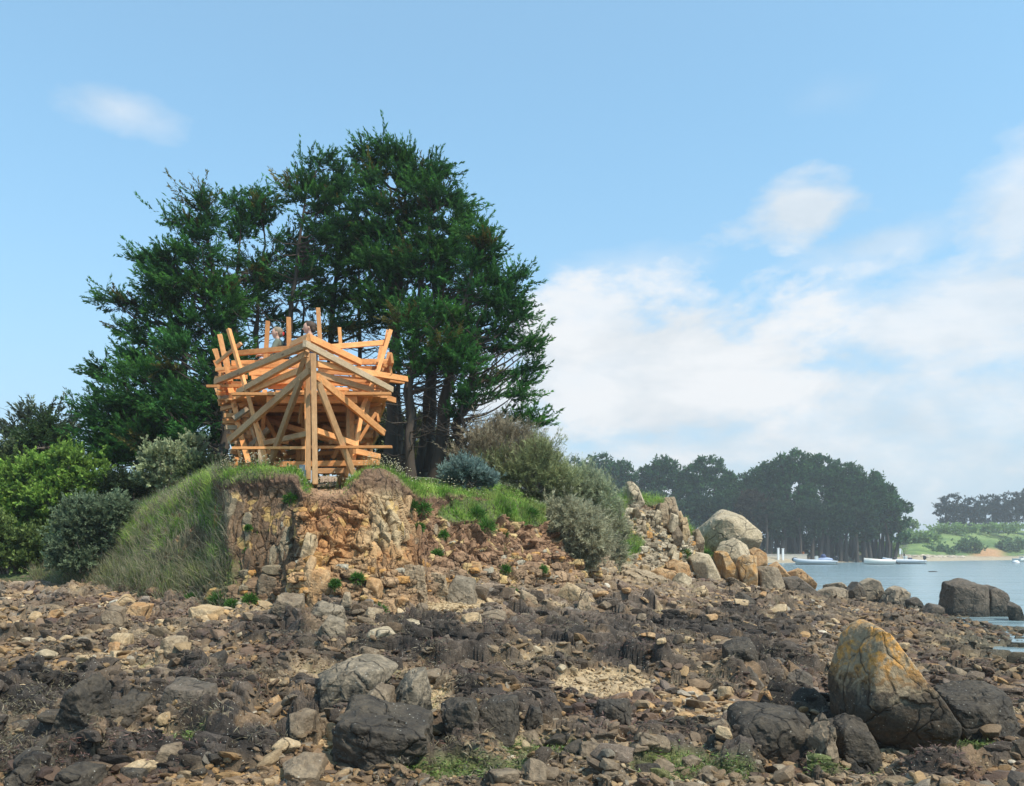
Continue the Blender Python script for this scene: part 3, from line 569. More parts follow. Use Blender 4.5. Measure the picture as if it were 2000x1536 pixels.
 ([(1355,1040),(1364,1032),(1372,1048),(1374,1072),(1360,1072),(1350,1056)],25.4,.5,'grey','narrow grey rock beside the left side of the huge pale boulder',4,.05),
 ([(1300,1070),(1312,1062),(1322,1068),(1318,1080),(1302,1080)],23.6,.35,'pale','pale stone low on the outcrop slope',4,.05),
 ([(1306,1086),(1316,1078),(1326,1082),(1324,1096),(1308,1096)],23.4,.35,'pale','pale round stone at the outcrop foot',4,.05),
 ([(1345,1090),(1362,1080),(1385,1086),(1402,1100),(1408,1114),(1360,1116)],24.0,.8,'pale','broad pale rock with dark crack left of the amber slab face',5,.05),
 ([(1300,1104),(1320,1094),(1345,1103),(1352,1112),(1350,1130),(1325,1120),(1302,1112)],22.8,.7,'orange','angular tan block with bright top at the outcrop foot',5,.04),
 ([(1268,1118),(1290,1110),(1320,1116),(1322,1126),(1300,1132),(1270,1126)],21.5,.6,'orange','long orange-tan slab left of the angular tan block',5,.05),
 ([(1302,1134),(1330,1118),(1352,1130),(1348,1140),(1310,1142)],20.6,.5,'pale','pale flat slab in front of the angular tan block',4,.05),
 ([(1244,1116),(1252,1104),(1266,1106),(1268,1120),(1250,1122)],21.5,.4,'tan','small tan block left of the long orange-tan slab',4,.05),
 ([(1194,1146),(1206,1136),(1218,1142),(1212,1150)],17.5,.3,'orange','small orange slab in front of the grey fluted rocks',4,.05),
 ([(1420,1130),(1440,1120),(1458,1134),(1468,1140),(1430,1142)],22.5,.5,'brown','dark flat rock below the amber slab face',4,.05),
 ([(1230,1142),(1195,1125),(1215,1112),(1255,1118),(1300,1128),(1310,1142),(1260,1150)],19.5,.9,'grey','blue-grey fluted rock ledge at the foot of the outcrop',6,.10,.05),
 ([(776,1122),(788,1104),(828,1107),(836,1168),(812,1174),(778,1170)],11.3,.6,'grey','tall grey-brown block with vertical sides at the cliff foot',6,.08,.05),
 ([(828,1134),(845,1118),(872,1124),(884,1164),(832,1168)],11.5,.6,'grey','grey-brown block right of the tall block at the cliff foot',6,.09,.05),
 ([(872,1140),(890,1124),(925,1134),(934,1166),(878,1176)],11.6,.6,'crusted','grey block with white lichen spots, third along the cliff foot',5,.06),
 ([(860,1115),(870,1104),(890,1106),(895,1122),(870,1126)],12.2,.3,'amber','orange and white lichened stone above the grey blocks',4,.06),
 ([(960,1112),(968,1100),(992,1102),(1002,1130),(990,1142),(968,1136)],13.0,.4,'crusted','pale lilac-grey boulder standing amid tufts right of the cliff',5,.05),
 ([(908,1102),(916,1095),(938,1099),(944,1108),(920,1112)],12.8,.22,'orange','bright orange flat block on the slope above the lilac-grey boulder',4,.03),
 ([(1084,1150),(1092,1130),(1130,1146),(1172,1172),(1165,1178),(1100,1166)],13.2,.35,'tan','long pointed cream slab tilted to the right at the slope foot',5,.03),
 ([(1010,1170),(1018,1150),(1050,1168),(1062,1184),(1040,1188)],12.2,.3,'grey','grey pointed slab left of the long cream slab',5,.05),
 ([(1125,1180),(1136,1154),(1148,1158),(1158,1190),(1135,1196)],11.9,.3,'grey','upright striped grey rock below the long cream slab',5,.07),
 ([(1150,1164),(1162,1150),(1186,1156),(1180,1166)],13.8,.25,'tan','cream stone right of the long cream slab',4,.04),
 ([(712,1142),(722,1128),(744,1132),(740,1150),(716,1148)],10.85,.2,'orange','square yellow-orange block lying below the cliff face',4,.025),
 ([(624,1170),(632,1156),(662,1160),(668,1172),(652,1182),(630,1180)],10.6,.25,'orange','orange wedge stone at the foot of the cliff',4,.04),
 ([(592,1130),(604,1108),(640,1118),(648,1150),(640,1172),(606,1176)],10.75,.4,'orange','tall leaning orange-grey block at the cliff corner foot',5,.05),
 ([(596,1098),(606,1084),(618,1090),(616,1110),(600,1112)],10.75,.22,'orange','squarish orange block at the cliff corner, below the tall corner block',4,.03),
 ([(588,1062),(598,1042),(616,1046),(616,1082),(600,1086)],10.85,.25,'tan','tall tan corner block halfway up the cliff edge',4,.04),
 ([(662,1176),(672,1158),(684,1160),(690,1188),(668,1194)],10.6,.2,'grey','upright grey stone beside the orange wedge stone',4,.05),
 ([(700,1198),(718,1186),(748,1192),(744,1206),(706,1206)],10.0,.25,'grey','grey lichened stone below the green tuft at the cliff foot',4,.06),
 ([(598,1192),(625,1178),(668,1190),(672,1212),(610,1215)],9.8,.4,'crusted','white-speckled grey ledge below the tall leaning orange-grey block',5,.07),
 ([(620,1215),(640,1205),(672,1212),(676,1240),(630,1243)],9.4,.35,'crusted','rounded white-speckled rock under the white-speckled grey ledge',5,.07),
 ([(500,1130),(520,1116),(548,1128),(552,1148),(506,1150)],11.2,.35,'brown','dark brown rock at the foot of the shaded left cliff face',4,.07),
 ([(392,1150),(410,1132),(440,1136),(436,1150)],11.5,.3,'brown','brown slab with rusty edge above the green tufts at the left cliff foot',4,.05),
 ([(520,1185),(545,1165),(590,1172),(595,1200),(530,1205)],10.2,.4,'brown','brown blocky ledge left below the cliff corner',5,.08),
]
for e in BL:
    poly, Y, dp, mt_, lb, sub, ro = e[:7]
    if Y < 14:
        pxm = (min(a_[0] for a_ in poly)+max(a_[0] for a_ in poly))/2; pyb = max(a_[1] for a_ in poly); jf = int(np.argmin(np.abs(hp-pxm))); fpy_ = HPY2[18:26, jf].mean() if 150 < pxm < 1380 else 0
        Y = ground_at(pxm, pyb)[1] if pyb > fpy_-2 else hl_at(pxm, pyb)[0][1]-.05
        cxm, cym = (min(a_[0] for a_ in poly)+max(a_[0] for a_ in poly))/2, max(a_[1] for a_ in poly); kx = .93 if 'lichen boulder' not in lb else .96; poly = [((a_[0]-cxm)*kx+cxm, (a_[1]-cym)*.90+cym) for a_ in poly] if pyb > 1280 and 'leaning triangular' not in lb else poly; ro = ro*1.35 if 'leaning triangular' not in lb else ro
        dp = dp*max(.6, min(1.5, Y/e[1]))
    bottom_fix = 0.12 if Y < 15 else .25
    boulder(poly, Y, dp, mt_, lb, sub=sub, rough=ro, strata=(e[7] if len(e) > 7 else 0), sink=bottom_fix if 'standing stone' not in lb else .1,
            name='standing_stone' if 'standing stone' in lb else 'boulder' if any(w in lb for w in ('boulder', 'block', 'rock')) else 'stone', cat='rock' if 'stone' not in lb.split()[-1] else 'stone')

# medium stones as things (each group shares what it looks like), and the shingle as one stuff mesh
VAR = [rock_variant(np.random.default_rng(100+i), 2, 7, .04, 18) for i in range(24)]
VARH = [rock_variant(np.random.default_rng(200+i), 4, 9, .07, 20) for i in range(10)]
VARM = []
for V, T in VARH: VARM.append((V, T))
STY = [('tan', 'tan angular stone lying loose on the shingle'), ('orange', 'rusty orange stone lying loose on the shingle'), ('pale', 'pale grey-white stone lying on the shingle'), ('black', 'blackened stone lying among the tidal rocks'), ('brown', 'dull brown stone lying among the tidal rocks')]
meshes = {}
def stone_mesh(vi, st):
    if (vi, st) not in meshes:
        V, T = VARM[vi]; me = bpy.data.meshes.new('stone'); me.from_pydata([], [], []); bpy.data.meshes.remove(me)
        o = mk('stone', V, T, rm(st)); meshes[(vi, st)] = o.data; bpy.data.objects.remove(o)
    return meshes[(vi, st)]
ZONES = [((0, 560, 1160, 1300), 42, (0, 0, 0, 1, 2, 4), .055), ((0, 600, 1310, 1530), 30, (0, 3, 3, 4, 4, 3), .07), ((1150, 1650, 1150, 1260), 46, (0, 0, 1, 4, 4, 3), .07), ((1550, 1990, 1190, 1330), 46, (3, 4, 4, 4, 0), .08),
         ((1120, 1640, 1330, 1440), 34, (0, 1, 3, 3, 4, 4), .075), ((640, 1160, 1190, 1330), 24, (2, 4, 4, 0), .07), ((880, 1420, 1430, 1530), 20, (3, 4, 4), .09), ((600, 1200, 1110, 1190), 16, (0, 0, 1, 2, 4), .07)]
zn = ['on the left beach', 'at the lower left', 'right of the cliff', 'by the water', 'before the leaning boulder', 'below the cliff', 'in the near centre', 'at the cliff foot']
ORD = 'first second third fourth fifth sixth seventh eighth ninth tenth eleventh twelfth thirteenth fourteenth fifteenth sixteenth seventeenth eighteenth nineteenth twentieth'.split()
loose = {}; SHORT = dict(tan='tan', orange='rusty orange', pale='pale', black='blackened', brown='dull brown')
for zi, ((x0, x1, y0, y1), cnt, sts, sz) in enumerate(ZONES):
    for _ in range(cnt):
        px, py = rr.uniform(x0, x1), rr.uniform(y0, y1); p = ground_at(px, py)
        if p[2] < SEA+.03: continue
        st = sts[rr.integers(len(sts))]; mname, lb = STY[st]; vi = int(rr.integers(len(VARM)))
        s = sz*.85*rr.lognormal(0, .35)*(.8+p[1]/22)
        loose.setdefault((mname, zi), []).append((px, p, s, vi, lb, rr.uniform(.9, 1.5), rr.uniform(.45, .85), rr.normal()*.25, rr.normal()*.25, rr.uniform(0, 6.3)))
for (mname, zi), L in loose.items():
    L.sort(key=lambda a: a[0])
    for k_, (px, p, s, vi, lb, a1, a2, r1, r2, r3) in enumerate(L[:20]):
        o = bpy.data.objects.new('stone', stone_mesh(vi, mname)); scene.collection.objects.link(o)
        o.scale = (s*a1, s, s*a2); o.rotation_euler = (r1, r2, r3); o.location = (p[0], p[1], p[2]+s*.2)
        big = 'large' if s > .11 else 'small' if s < .06 else 'medium'
        tag(o, f'{big} {SHORT[mname]} stone, {ORD[k_]} of its colour from the left, {zn[zi]}', 'stone', mname+' loose stones '+zn[zi])
# shingle
def scatter(n, y0, y1, x0=-60, x1=2060, pw=1.0):
    Y = np.exp(rng.uniform(math.log(y0), math.log(y1), n)); px = rng.uniform(x0, x1, n); return px, Y
px, Y = [], []
for n, a_, b_ in ((46000, 5.2, 8), (46000, 8, 13), (34000, 13, 33)):
    x_, y_ = scatter(n, a_, b_); px.append(x_); Y.append(y_)
px = np.concatenate(px); Y = np.concatenate(Y); i, j = gi(px, Y); z = ZG[i, j]; rmk = RM[i, j]; gmk = GM[i, j]; ymk = YM[i, j]; dr = dry[i, j]
hx = np.interp(px, hp, HV2[14, :, 1])
keep = (z > SEA-.03) & (rng.random(len(px)) > rmk*1.02+gmk*.5) & (Y < hx+.6)
px, Y, z, rmk, gmk, ymk, dr = [a_[keep] for a_ in (px, Y, z, rmk, gmk, ymk, dr)]
n = len(px); s = rng.lognormal(math.log(.0105), .62, n)*(.75+Y/14)*(1-.45*ymk)*(1+.25*(px > 1150)); s = np.clip(s, .005, .085)
base = 1.10*np.array([[.40,.26,.13],[.34,.24,.15],[.45,.34,.21],[.27,.195,.125],[.40,.26,.125],[.17,.13,.10],[.36,.32,.26],[.52,.47,.38],[.11,.09,.075],[.24,.165,.105]])
w = np.array([.2,.2,.13,.15,.07,.1,.06,.02,.05,.02]); ci = rng.choice(10, n, p=w/w.sum()); cc = base[ci]*rng.uniform(.7, 1.2, (n, 1))
nn_ = fbm(np.stack([(px-1000)/F*Y*1.1, Y*2.6, 0*Y], -1), 3, 77)
cc = lerp(cc, np.array([.12, .075, .065]), sstep(.5, .6, nn_)*.7)
cc = lerp(cc*np.array([.50, .44, .38]), cc, np.clip(dr*1.0+.12+.28*(px > 1150)*(z > 0)+.15*(px < 560)+ymk, 0, 1)); cc = lerp(cc, np.array([.42, .31, .18])*rng.uniform(.7, 1.2, (n, 1)), ymk*.7); cc = lerp(cc, np.array([.14, .18, .05]), gmk*.35*rng.random(n)); cc = lerp(cc, cc*.45, rmk*.75)
ang = rng.uniform(0, 2*math.pi, n); tl = rng.normal(0, .3, (n, 2)); sc = np.stack([s*rng.uniform(.9, 1.7, n), s, s*rng.uniform(.4, .85, n)], -1)
SHV = []; SHT = []; SHC = []; off = 0; vi = rng.integers(0, 24, n)
for k in range(24):
    V, T = VAR[k]; idx = np.where(vi == k)[0]
    if not len(idx): continue
    big = Y[idx]*0+1; q = V[None]*sc[idx][:, None]; ca_, sa_ = np.cos(ang[idx])[:, None], np.sin(ang[idx])[:, None]
    x, y, zq = q[..., 0], q[..., 1], q[..., 2]; zq = zq+x*tl[idx][:, :1]+y*tl[idx][:, 1:]
    q = np.stack([x*ca_-y*sa_+((px[idx]-1000)/F*Y[idx])[:, None], x*sa_+y*ca_+Y[idx][:, None], zq+(z[idx]+s[idx]*.25)[:, None]], -1)
    SHV.append(q.reshape(-1, 3)); SHT.append((T[None]+(np.arange(len(idx))*len(V))[:, None, None]+off).reshape(-1, 3)); SHC.append(np.repeat(cc[idx], len(V), 0)); off += len(idx)*len(V)
MS = groundmat('shingle_stone', .75, 90, .25, .006, speck=False)
tag(mk('shingle', np.concatenate(SHV), np.concatenate(SHT), MS, np.concatenate(SHC)), 'loose tan, brown and grey beach stones too many to count, covering the shore', 'shingle', kind='stuff')

# angular rubble bedded into the cliff face and foot, and jagged bedrock chips on the foreshore
def chunks(pos, cols, sc, name, label, mat, seed, tilt=.5, strike=None):
    r = np.random.default_rng(seed); n = len(pos); vi = r.integers(0, 24, n); SV, ST, SC = [], [], []; off = 0; ang = r.uniform(0, 6.28, n); tx = r.normal(0, tilt*.4, (n, 2)); ang = ang if strike is None else r.normal(strike, .18, n)
    for k in range(24):
        V, T = CHV[k]; idx = np.where(vi == k)[0]; q = V[None]*sc[idx][:, None]; ca_, sa_ = np.cos(ang[idx])[:, None], np.sin(ang[idx])[:, None]
        x, y, z = q[..., 0], q[..., 1], q[..., 2]; x = x+z*tx[idx][:, :1]; y = y+z*tx[idx][:, 1:]
        q = np.stack([x*ca_-y*sa_, x*sa_+y*ca_, z], -1)+pos[idx][:, None]
        SV.append(q.reshape(-1, 3)); ST.append((T[None]+(np.arange(len(idx))*len(V))[:, None, None]+off).reshape(-1, 3)); SC.append(np.repeat(cols[idx], len(V), 0)); off += len(idx)*len(V)
    return tag(mk(name, np.concatenate(SV), np.concatenate(ST), mat, np.concatenate(SC)), label, 'rubble', kind='stuff')
CHV = [rock_variant(np.random.default_rng(400+i), 2, 5, .03, 26) for i in range(24)]
cr_ = np.random.default_rng(77)
def sample_grid(VV, mask, n, r):
    ar = np.linalg.norm(np.cross(np.gradient(VV, axis=1), np.gradient(VV, axis=0)), axis=-1)*mask; p = ar.ravel(); return np.unravel_index(r.choice(len(p), n, p=p/p.sum()), ar.shape)
HNN_ = nrm(np.cross(np.gradient(HV2, axis=1), np.gradient(HV2, axis=0)))
fm = (VT > .06)*(VT < .78)*(1-grass)*(1-soil*.8)*(HPX > 400)*(HPX < 1370)*(.12+2.2*sstep(1075, 1120, HPY)+.5*(HPX > 1190)+.06*(HPX > 800))*sstep(0, 1, 1)
i_, j_ = sample_grid(HV2, fm, 6500, cr_); pos = HV2[i_, j_]-HNN_[i_, j_]*.022; s_k = cr_.lognormal(math.log(.034), .55, len(i_))*(.6+HV2[i_, j_, 1]/30); s_k = np.clip(s_k, .012, .12)
sl = slab[i_, j_]*(HPY[i_, j_] < 1110); scl = np.stack([s_k*(1.3-.7*sl), s_k*(.7-.2*sl), s_k*(.8+1.6*sl)*cr_.uniform(.7, 1.3, len(i_))], -1)
colk = HC.reshape(NV, len(hp), 3)[i_, j_]*cr_.uniform(.65, 1.35, (len(i_), 1)); colk = np.where(cr_.random((len(i_), 1)) < .05, np.array([[.33, .29, .22]]), colk); colk = np.where(cr_.random((len(i_), 1)) < .08, np.array([[.40, .21, .07]]), colk)
chunks(pos, colk, scl, 'cliff_rubble', 'broken angular stones bedded in the cliff face and slope', MC, 9, .3, .22)
gmsk = RM*(GY > 5)*(GY < 17)*(GPX > -60)*(GPX < 2060)/np.maximum(GY, 1)**1.2*sstep(.42, .55, fbm(Pw*1.7, 3, 111)); i_, j_ = sample_grid(GV, gmsk, 11000, cr_); pos = GV[i_, j_]
s_k = np.clip(cr_.lognormal(math.log(.021), .6, len(i_))*(.5+GY[i_, j_]/16), .008, .10); scl = np.stack([s_k*cr_.uniform(1.0, 2.4, len(i_)), s_k*.55, s_k*cr_.uniform(.6, 1.7, len(i_))], -1)
colk = GC[i_, j_]*cr_.uniform(.6, 1.3, (len(i_), 1)); chunks(pos-np.array([0, 0, .35])*s_k[:, None], colk, scl, 'bedrock_chips', 'jagged dark bedrock fragments of the tidal ledges', MG, 10, .8, -.35)

# seaweed and green algae
def weed(mask, n, L, w, cols, name, label, r, lift=.01, droop=.25):
    i_, j_ = sample_grid(GV, mask, n, r); pb = GV[i_, j_]+np.array([0, 0, lift])+r.normal(size=(n, 3))*np.array([.02, .02, .004]); d = nrm(r.normal(size=(n, 3))*np.array([1, 1, droop])+np.array([0, -.2, .12])); f = r.random((n, 1))
    s_ = nrm(np.cross(d, nrm(r.normal(size=(n, 3))*.4+np.array([0, 0, 1])))); Ln = (L*r.uniform(.4, 1.4, n))[:, None]; V = np.stack([pb, pb+d*Ln*.5+s_*w, pb+d*Ln, pb+d*Ln*.5-s_*w], 1).reshape(-1, 3)
    return tag(mk(name, V, np.arange(n*4).reshape(n, 4), MWD, np.repeat(lerp(np.array(cols[0]), np.array(cols[1]), f), 4, 0)), label, name.replace('_', ' '), kind='stuff')
MWD = groundmat('seaweed_skin', .5, 60, .3, .003, spec=.5, speck=False)
vw = (GY > 5)*(GY < 16)*(GPX > -60)*(GPX < 2060)/np.maximum(GY, 1)**1.3*(ZG > SEA+.03); wn = fbm(Pw*np.array([1.1, 2.6, 0]), 3, 77); wn2 = fbm(Pw*2.3, 3, 121)
weed(vw*sstep(.50, .60, wn)*(1-YM), 42000, .05, .004, ((.085, .038, .032), (.16, .085, .065)), 'brown_seaweed', 'dark purple-brown dried seaweed strewn over the stones', cr_)
weed(vw*RM*sstep(.48, .60, wn2), 46000, .06, .0035, ((.06, .05, .03), (.20, .165, .095)), 'olive_seaweed', 'olive-brown wrack hanging on the tidal ledges', cr_, .012, .5)
weed(vw*np.clip(GM, 0, 1)**2*(GPX > 200), 15000, .045, .004, ((.05, .085, .018), (.15, .22, .045)), 'green_algae', 'bright green algae between the lowest rocks', cr_)
# ------------------------------------------------------------------ timber lookout shaped like a ship's bow
def woodmat(name, a, b_, c):
    m, t, b, o = newmat(name); g = nd(t, 'ShaderNodeTexCoord'); oi = nd(t, 'ShaderNodeObjectInfo')
    mp_ = nd(t, 'ShaderNodeMapping'); mp_.inputs['Scale'].default_value = (.35, 1, 1); t.links.new(g.outputs['Object'], mp_.inputs[0])
    add = vmath(t, 'ADD', mp_.outputs[0], None); n0 = add.node
    cmb = nd(t, 'ShaderNodeCombineXYZ')
    for i in range(3): t.links.new(math_n(t, 'MULTIPLY', oi.outputs['Random'], 37.+i*11), cmb.inputs[i])
    t.links.new(cmb.outputs[0], n0.inputs[1])
    n = noise_n(t, add, 26, 5, .6, .6); n2 = noise_n(t, add, 3.5, 4, .6)
    col = ramp(t, n2, [(.3, a), (.55, b_), (.75, c)])
    col = mixc_(t, 1.0, col, ramp(t, n, [(.3, (.78, .76, .74)), (.7, (1.15, 1.15, 1.15))]), 'MULTIPLY')
    v = nd(t, 'ShaderNodeTexVoronoi'); v.inputs['Scale'].default_value = 5.5; t.links.new(add, v.inputs['Vector'])
    col = mixc_(t, ramp(t, v.outputs['Distance'], [(.05, (.85,)*3), (.12, (0,)*3)]), col, (.17, .075, .03))
    hs = nd(t, 'ShaderNodeHueSaturation'); t.links.new(col, hs.inputs['Color']); t.links.new(math_n(t, 'MULTIPLY_ADD', oi.outputs['Random'], .55, .74), hs.inputs['Value'])
    t.links.new(hs.outputs[0], b.inputs['Base Color']); b.inputs['Roughness'].default_value = .7; b.inputs['Specular IOR Level'].default_value = .25
    bump(t, b, n, .4, .003); return m
WF = woodmat('fresh_larch_wood', (.62, .255, .085), (.72, .33, .125), (.75, .41, .19))
WW = woodmat('weathered_larch_wood', (.44, .235, .11), (.54, .31, .15), (.48, .31, .17))
WG = woodmat('grey_weathered_wood', (.34, .235, .145), (.43, .315, .20), (.49, .38, .26))
base = P(612, 945, 14.2); base[2] = 2.55
LK = thing('timber_lookout', base, 'unpainted timber lookout platform shaped like a ship bow of crossed beams on the cliff top', 'lookout platform')
def beam(name, a, b_, w, t, nf=None, mat=WF, root=LK, label=None):
    a = Vector(a); b_ = Vector(b_); d = b_-a; L = d.length; X = d.normalized(); nf = Vector(nf) if nf is not None else Vector((0, -1, 0))
    Yv = (nf-X*nf.dot(X)).normalized(); Zv = X.cross(Yv)
    bm = bmesh.new(); bmesh.ops.create_cube(bm, size=1); bmesh.ops.scale(bm, vec=(L, t, w), verts=bm.verts)
    bmesh.ops.bevel(bm, geom=bm.edges[:], offset=min(t, w)*.045, segments=1, affect='EDGES')
    me = bpy.data.meshes.new(name); bm.to_mesh(me); bm.free(); me.materials.append(mat)
    o = bpy.data.objects.new(name, me); scene.collection.objects.link(o)
    M = Matrix((X, Yv, Zv)).transposed().to_4x4(); M.translation = (a+b_)/2-root.location if root else (a+b_)/2
    o.parent = root; o.matrix_basis = M
    if label: o['label'] = label
    return o
jit = np.random.default_rng(3)
def hullY(px, k=2.6): return 12.75+abs(px-614)/185*k
def ZB(name, u0, v0, u1, v1, w, Y0=None, Y1=None, t=.07, mat=WF, sc=4.152, ox=390, oy=590, nf=None, off=0, label=None):
    x0, y0, x1, y1 = ox+u0/sc, oy+v0/sc, ox+u1/sc, oy+v1/sc
    Y0 = (hullY(x0) if Y0 is None else Y0)+off; Y1 = (hullY(x1) if Y1 is None else (Y1))+off
    a, b_ = P(x0, y0, Y0), P(x1, y1, Y1)
    if nf is None:
        s = 1 if (x0+x1)/2 > 614 else -1; nf = (s*.6, -1, 0) if abs(Y0-Y1) > .4 else (0.2, -1, 0)
    return beam(name, a, b_, w/sc*(Y0+Y1)/2/F*.95, t, nf, mat, label=label)
Bp = lambda *a, **k: ZB('post', *a, **k); Bb = lambda *a, **k: ZB('brace', *a, **k); Br = lambda *a, **k: ZB('rail', *a, **k); Bl = lambda *a, **k: ZB('plank', *a, **k); Bf = lambda *a, **k: ZB('rib', *a, **k)
Bp(922, 425, 937, 1480, 44, 12.45, 12.45, t=.13, mat=WW, label='main front post'); Bp(878, 420, 882, 1440, 38, 12.78, 12.78, t=.12, mat=WW); Bp(858, 700, 868, 1420, 20, 13.05, 13.05, t=.08)
Bb(870, 395, 800, 600, 40, 12.62, 12.95, t=.05, mat=WW)
# bow planks left and right
Bb(884, 290, 1300, 490, 34, 12.7, 14.4, t=.12, nf=(0, -.55, -1), mat=WF); Bb(884, 288, 745, 352, 32, 12.72, 13.6, t=.12, nf=(0, -.55, -1))
Bb(850, 338, 1558, 712, 52, 12.35, 14.9, off=-.02, mat=WG, label='grey weathered plank at the right of the bow'); Bb(886, 345, 128, 650, 50, 12.45, 15.1, mat=WW)
Bb(868, 422, 310, 735, 50, 12.62, 14.6, off=.03, mat=WW); Bb(860, 540, 165, 822, 50, 12.75, 15.3, off=.10); Bb(892, 560, 238, 1128, 58, 12.55, 14.9, off=-.08, mat=WW); Bb(820, 625, 558, 1345, 46, 12.72, 13.6, off=-.08, mat=WW)
Bb(948, 505, 1678, 628, 50, 12.7, 15.6, off=.05); Bb(1250, 600, 1650, 655, 26, 14.3, 15.7, off=.1); Bb(948, 585, 1400, 718, 50, 12.75, 14.7, off=.10, mat=WW); Bb(1440, 755, 1582, 800, 46, 14.9, 15.4)
Bb(950, 605, 1492, 1062, 56, 12.6, 14.9, off=-.06); Bb(955, 640, 1245, 1392, 50, 12.7, 13.7, off=-.1, mat=WW)
Bb(885, 1068, 515, 1150, 44, 12.85, 14.2, mat=WW); Bb(948, 1045, 1250, 1150, 46, 12.85, 14.1); Bb(1255, 1210, 1455, 1255, 46, 14.0, 14.8)
# thin level rails
Br(260, 748, 1552, 745, 23, 13.35, 13.35, t=.08); Br(265, 1186, 860, 1184, 22, 13.25, 13.25, t=.08); Br(905, 1180, 1560, 1176, 22, 13.25, 13.25, t=.08)
Br(58, 685, 342, 682, 22, 14.9, 14.9, t=.07); Br(225, 660, 340, 662, 30, 15.2, 15.2)
# top rails behind
Br(300, 418, 748, 376, 42, 15.0, 14.6, t=.06); Br(985, 372, 1505, 330, 42, 14.5, 15.1, t=.06); Br(260, 498, 870, 485, 42, 15.4, 15.4, t=.05); Br(230, 548, 620, 540, 36, 15.6, 15.6, t=.05)
Br(1060, 484, 1538, 488, 48, 15.4, 15.4, t=.05); Br(1060, 540, 1552, 540, 36, 15.55, 15.55, t=.05); Br(500, 430, 880, 402, 30, 17.9, 17.9); Br(980, 455, 1290, 470, 30, 17.9, 17.9)
for (u0, v0, u1, v1, w) in [(400, 575, 860, 560, 40), (330, 520, 850, 520, 28), (420, 610, 830, 590, 36), (560, 650, 835, 635, 40), (560, 690, 835, 680, 34), (960, 560, 1400, 580, 44), (980, 610, 1380, 640, 40), (1000, 660, 1380, 668, 34), (1000, 705, 1210, 706, 22), (1205, 690, 1380, 735, 26)]:
    Bl(u0, v0, u1, v1, w*1.15, 14.6+jit.uniform(0, .5), 14.6+jit.uniform(0, .5), t=.04)
# uprights over the rails
Bp(553, 158, 534, 470, 34, 15.2, 15.2, t=.1); Bp(722, 128, 726, 420, 38, 15.7, 15.7, t=.1); Bp(960, 52, 985, 470, 36, 15.1, 15.1, t=.1); Bp(1133, 210, 1150, 470, 30, 17.6, 17.6, t=.09)
Bp(1550, 228, 1440, 580, 34, 15.0, 14.9, t=.07); Bp(1520, 228, 1478, 460, 14, 15.08, 15.08, t=.07); Bp(1478, 360, 1430, 600, 40, 15.7, 15.6, t=.07)
Bf(1440, 560, 1310, 880, 34, 14.85, 14.6); Bf(1320, 860, 1225, 1390, 34, 14.5, 14.1); Bf(1240, 1100, 1190, 1420, 30, 14.6, 14.4); Bf(1380, 690, 1335, 1000, 40, 15.1, 14.9, mat=WW); Bf(1440, 770, 1360, 1000, 36, 15.5, 15.2); Bf(1430, 900, 1290, 1130, 28, 14.7, 14.6)
Bf(1345, 1030, 1385, 1190, 36, 15.3, 15.3); Bf(1300, 780, 1350, 760, 30, 14.9, 14.9)
Bf(163, 268, 245, 650, 40, 15.2, 15.0); Bf(128, 385, 190, 640, 36, 15.7, 15.6); Bf(112, 385, 140, 460, 20, 15.9, 15.9); Bf(235, 222, 370, 690, 30, 14.8, 14.4); Bf(370, 680, 440, 930, 34, 14.4, 14.1); Bf(440, 930, 550, 1345, 30, 14.1, 13.6)
Bf(235, 640, 310, 960, 44, 15.1, 14.9); Bf(300, 960, 400, 1310, 44, 15.0, 14.7); Bf(265, 1040, 345, 1310, 20, 15.2, 15.0); Bf(340, 1200, 348, 1320, 20, 15.2, 15.2); Bb(335, 335, 138, 498, 26, 14.7, 14.9, mat=WW)
Bf(180, 700, 225, 900, 30, 15.6, 15.5, mat=WF); Bf(120, 480, 250, 780, 22, 15.9, 15.7); Bf(490, 1190, 490, 1350, 30, 14.4, 14.4, mat=WG); Bf(395, 1050, 445, 1260, 28, 15.2, 15.0); Bf(330, 1100, 360, 1290, 26, 15.6, 15.6)
# left cladding pieces
for (u0, v0, u1, v1, w, Y_, mt_) in [(185, 970, 320, 968, 44, 14.9, WF), (210, 1020, 302, 1022, 38, 14.75, WG), (275, 950, 392, 868, 42, 14.55, WG), (340, 1235, 560, 1030, 40, 14.9, WG), (150, 815, 380, 740, 40, 15.5, WF), (320, 850, 480, 780, 40, 15.0, WF), (390, 880, 500, 830, 32, 15.4, WF),
    (250, 1120, 420, 1120, 40, 15.5, WF), (190, 900, 300, 905, 40, 15.8, WG), (330, 1000, 480, 1010, 46, 15.6, WF), (300, 760, 470, 800, 40, 16.2, WF), (420, 800, 560, 770, 40, 16.0, WF), (230, 700, 330, 715, 50, 15.9, WF), (340, 1080, 470, 1050, 34, 16.0, WF)]:
    Bl(u0, v0, u1, v1, w, Y_, Y_+.1, t=.06, mat=mt_, nf=(-.25, -1, .1))
for (u0, v0, u1, v1, w, Y_, mt_) in [(1370, 905, 1462, 905, 42, 15.3, WF), (1220, 960, 1310, 960, 46, 15.5, WF), (1120, 1000, 1200, 1000, 36, 16.5, WF), (1240, 1010, 1420, 1000, 36, 15.9, WF), (1250, 1090, 1400, 1100, 40, 15.8, WF), (1250, 850, 1400, 860, 36, 16.2, WF), (1270, 790, 1440, 820, 36, 15.9, WF), (1150, 880, 1250, 890, 30, 16.4, WF), (1265, 1240, 1440, 1290, 40, 15.4, WF)]:
    Bl(u0, v0, u1, v1, w, Y_, Y_+.1, t=.06, mat=mt_, nf=(.25, -1, .1))
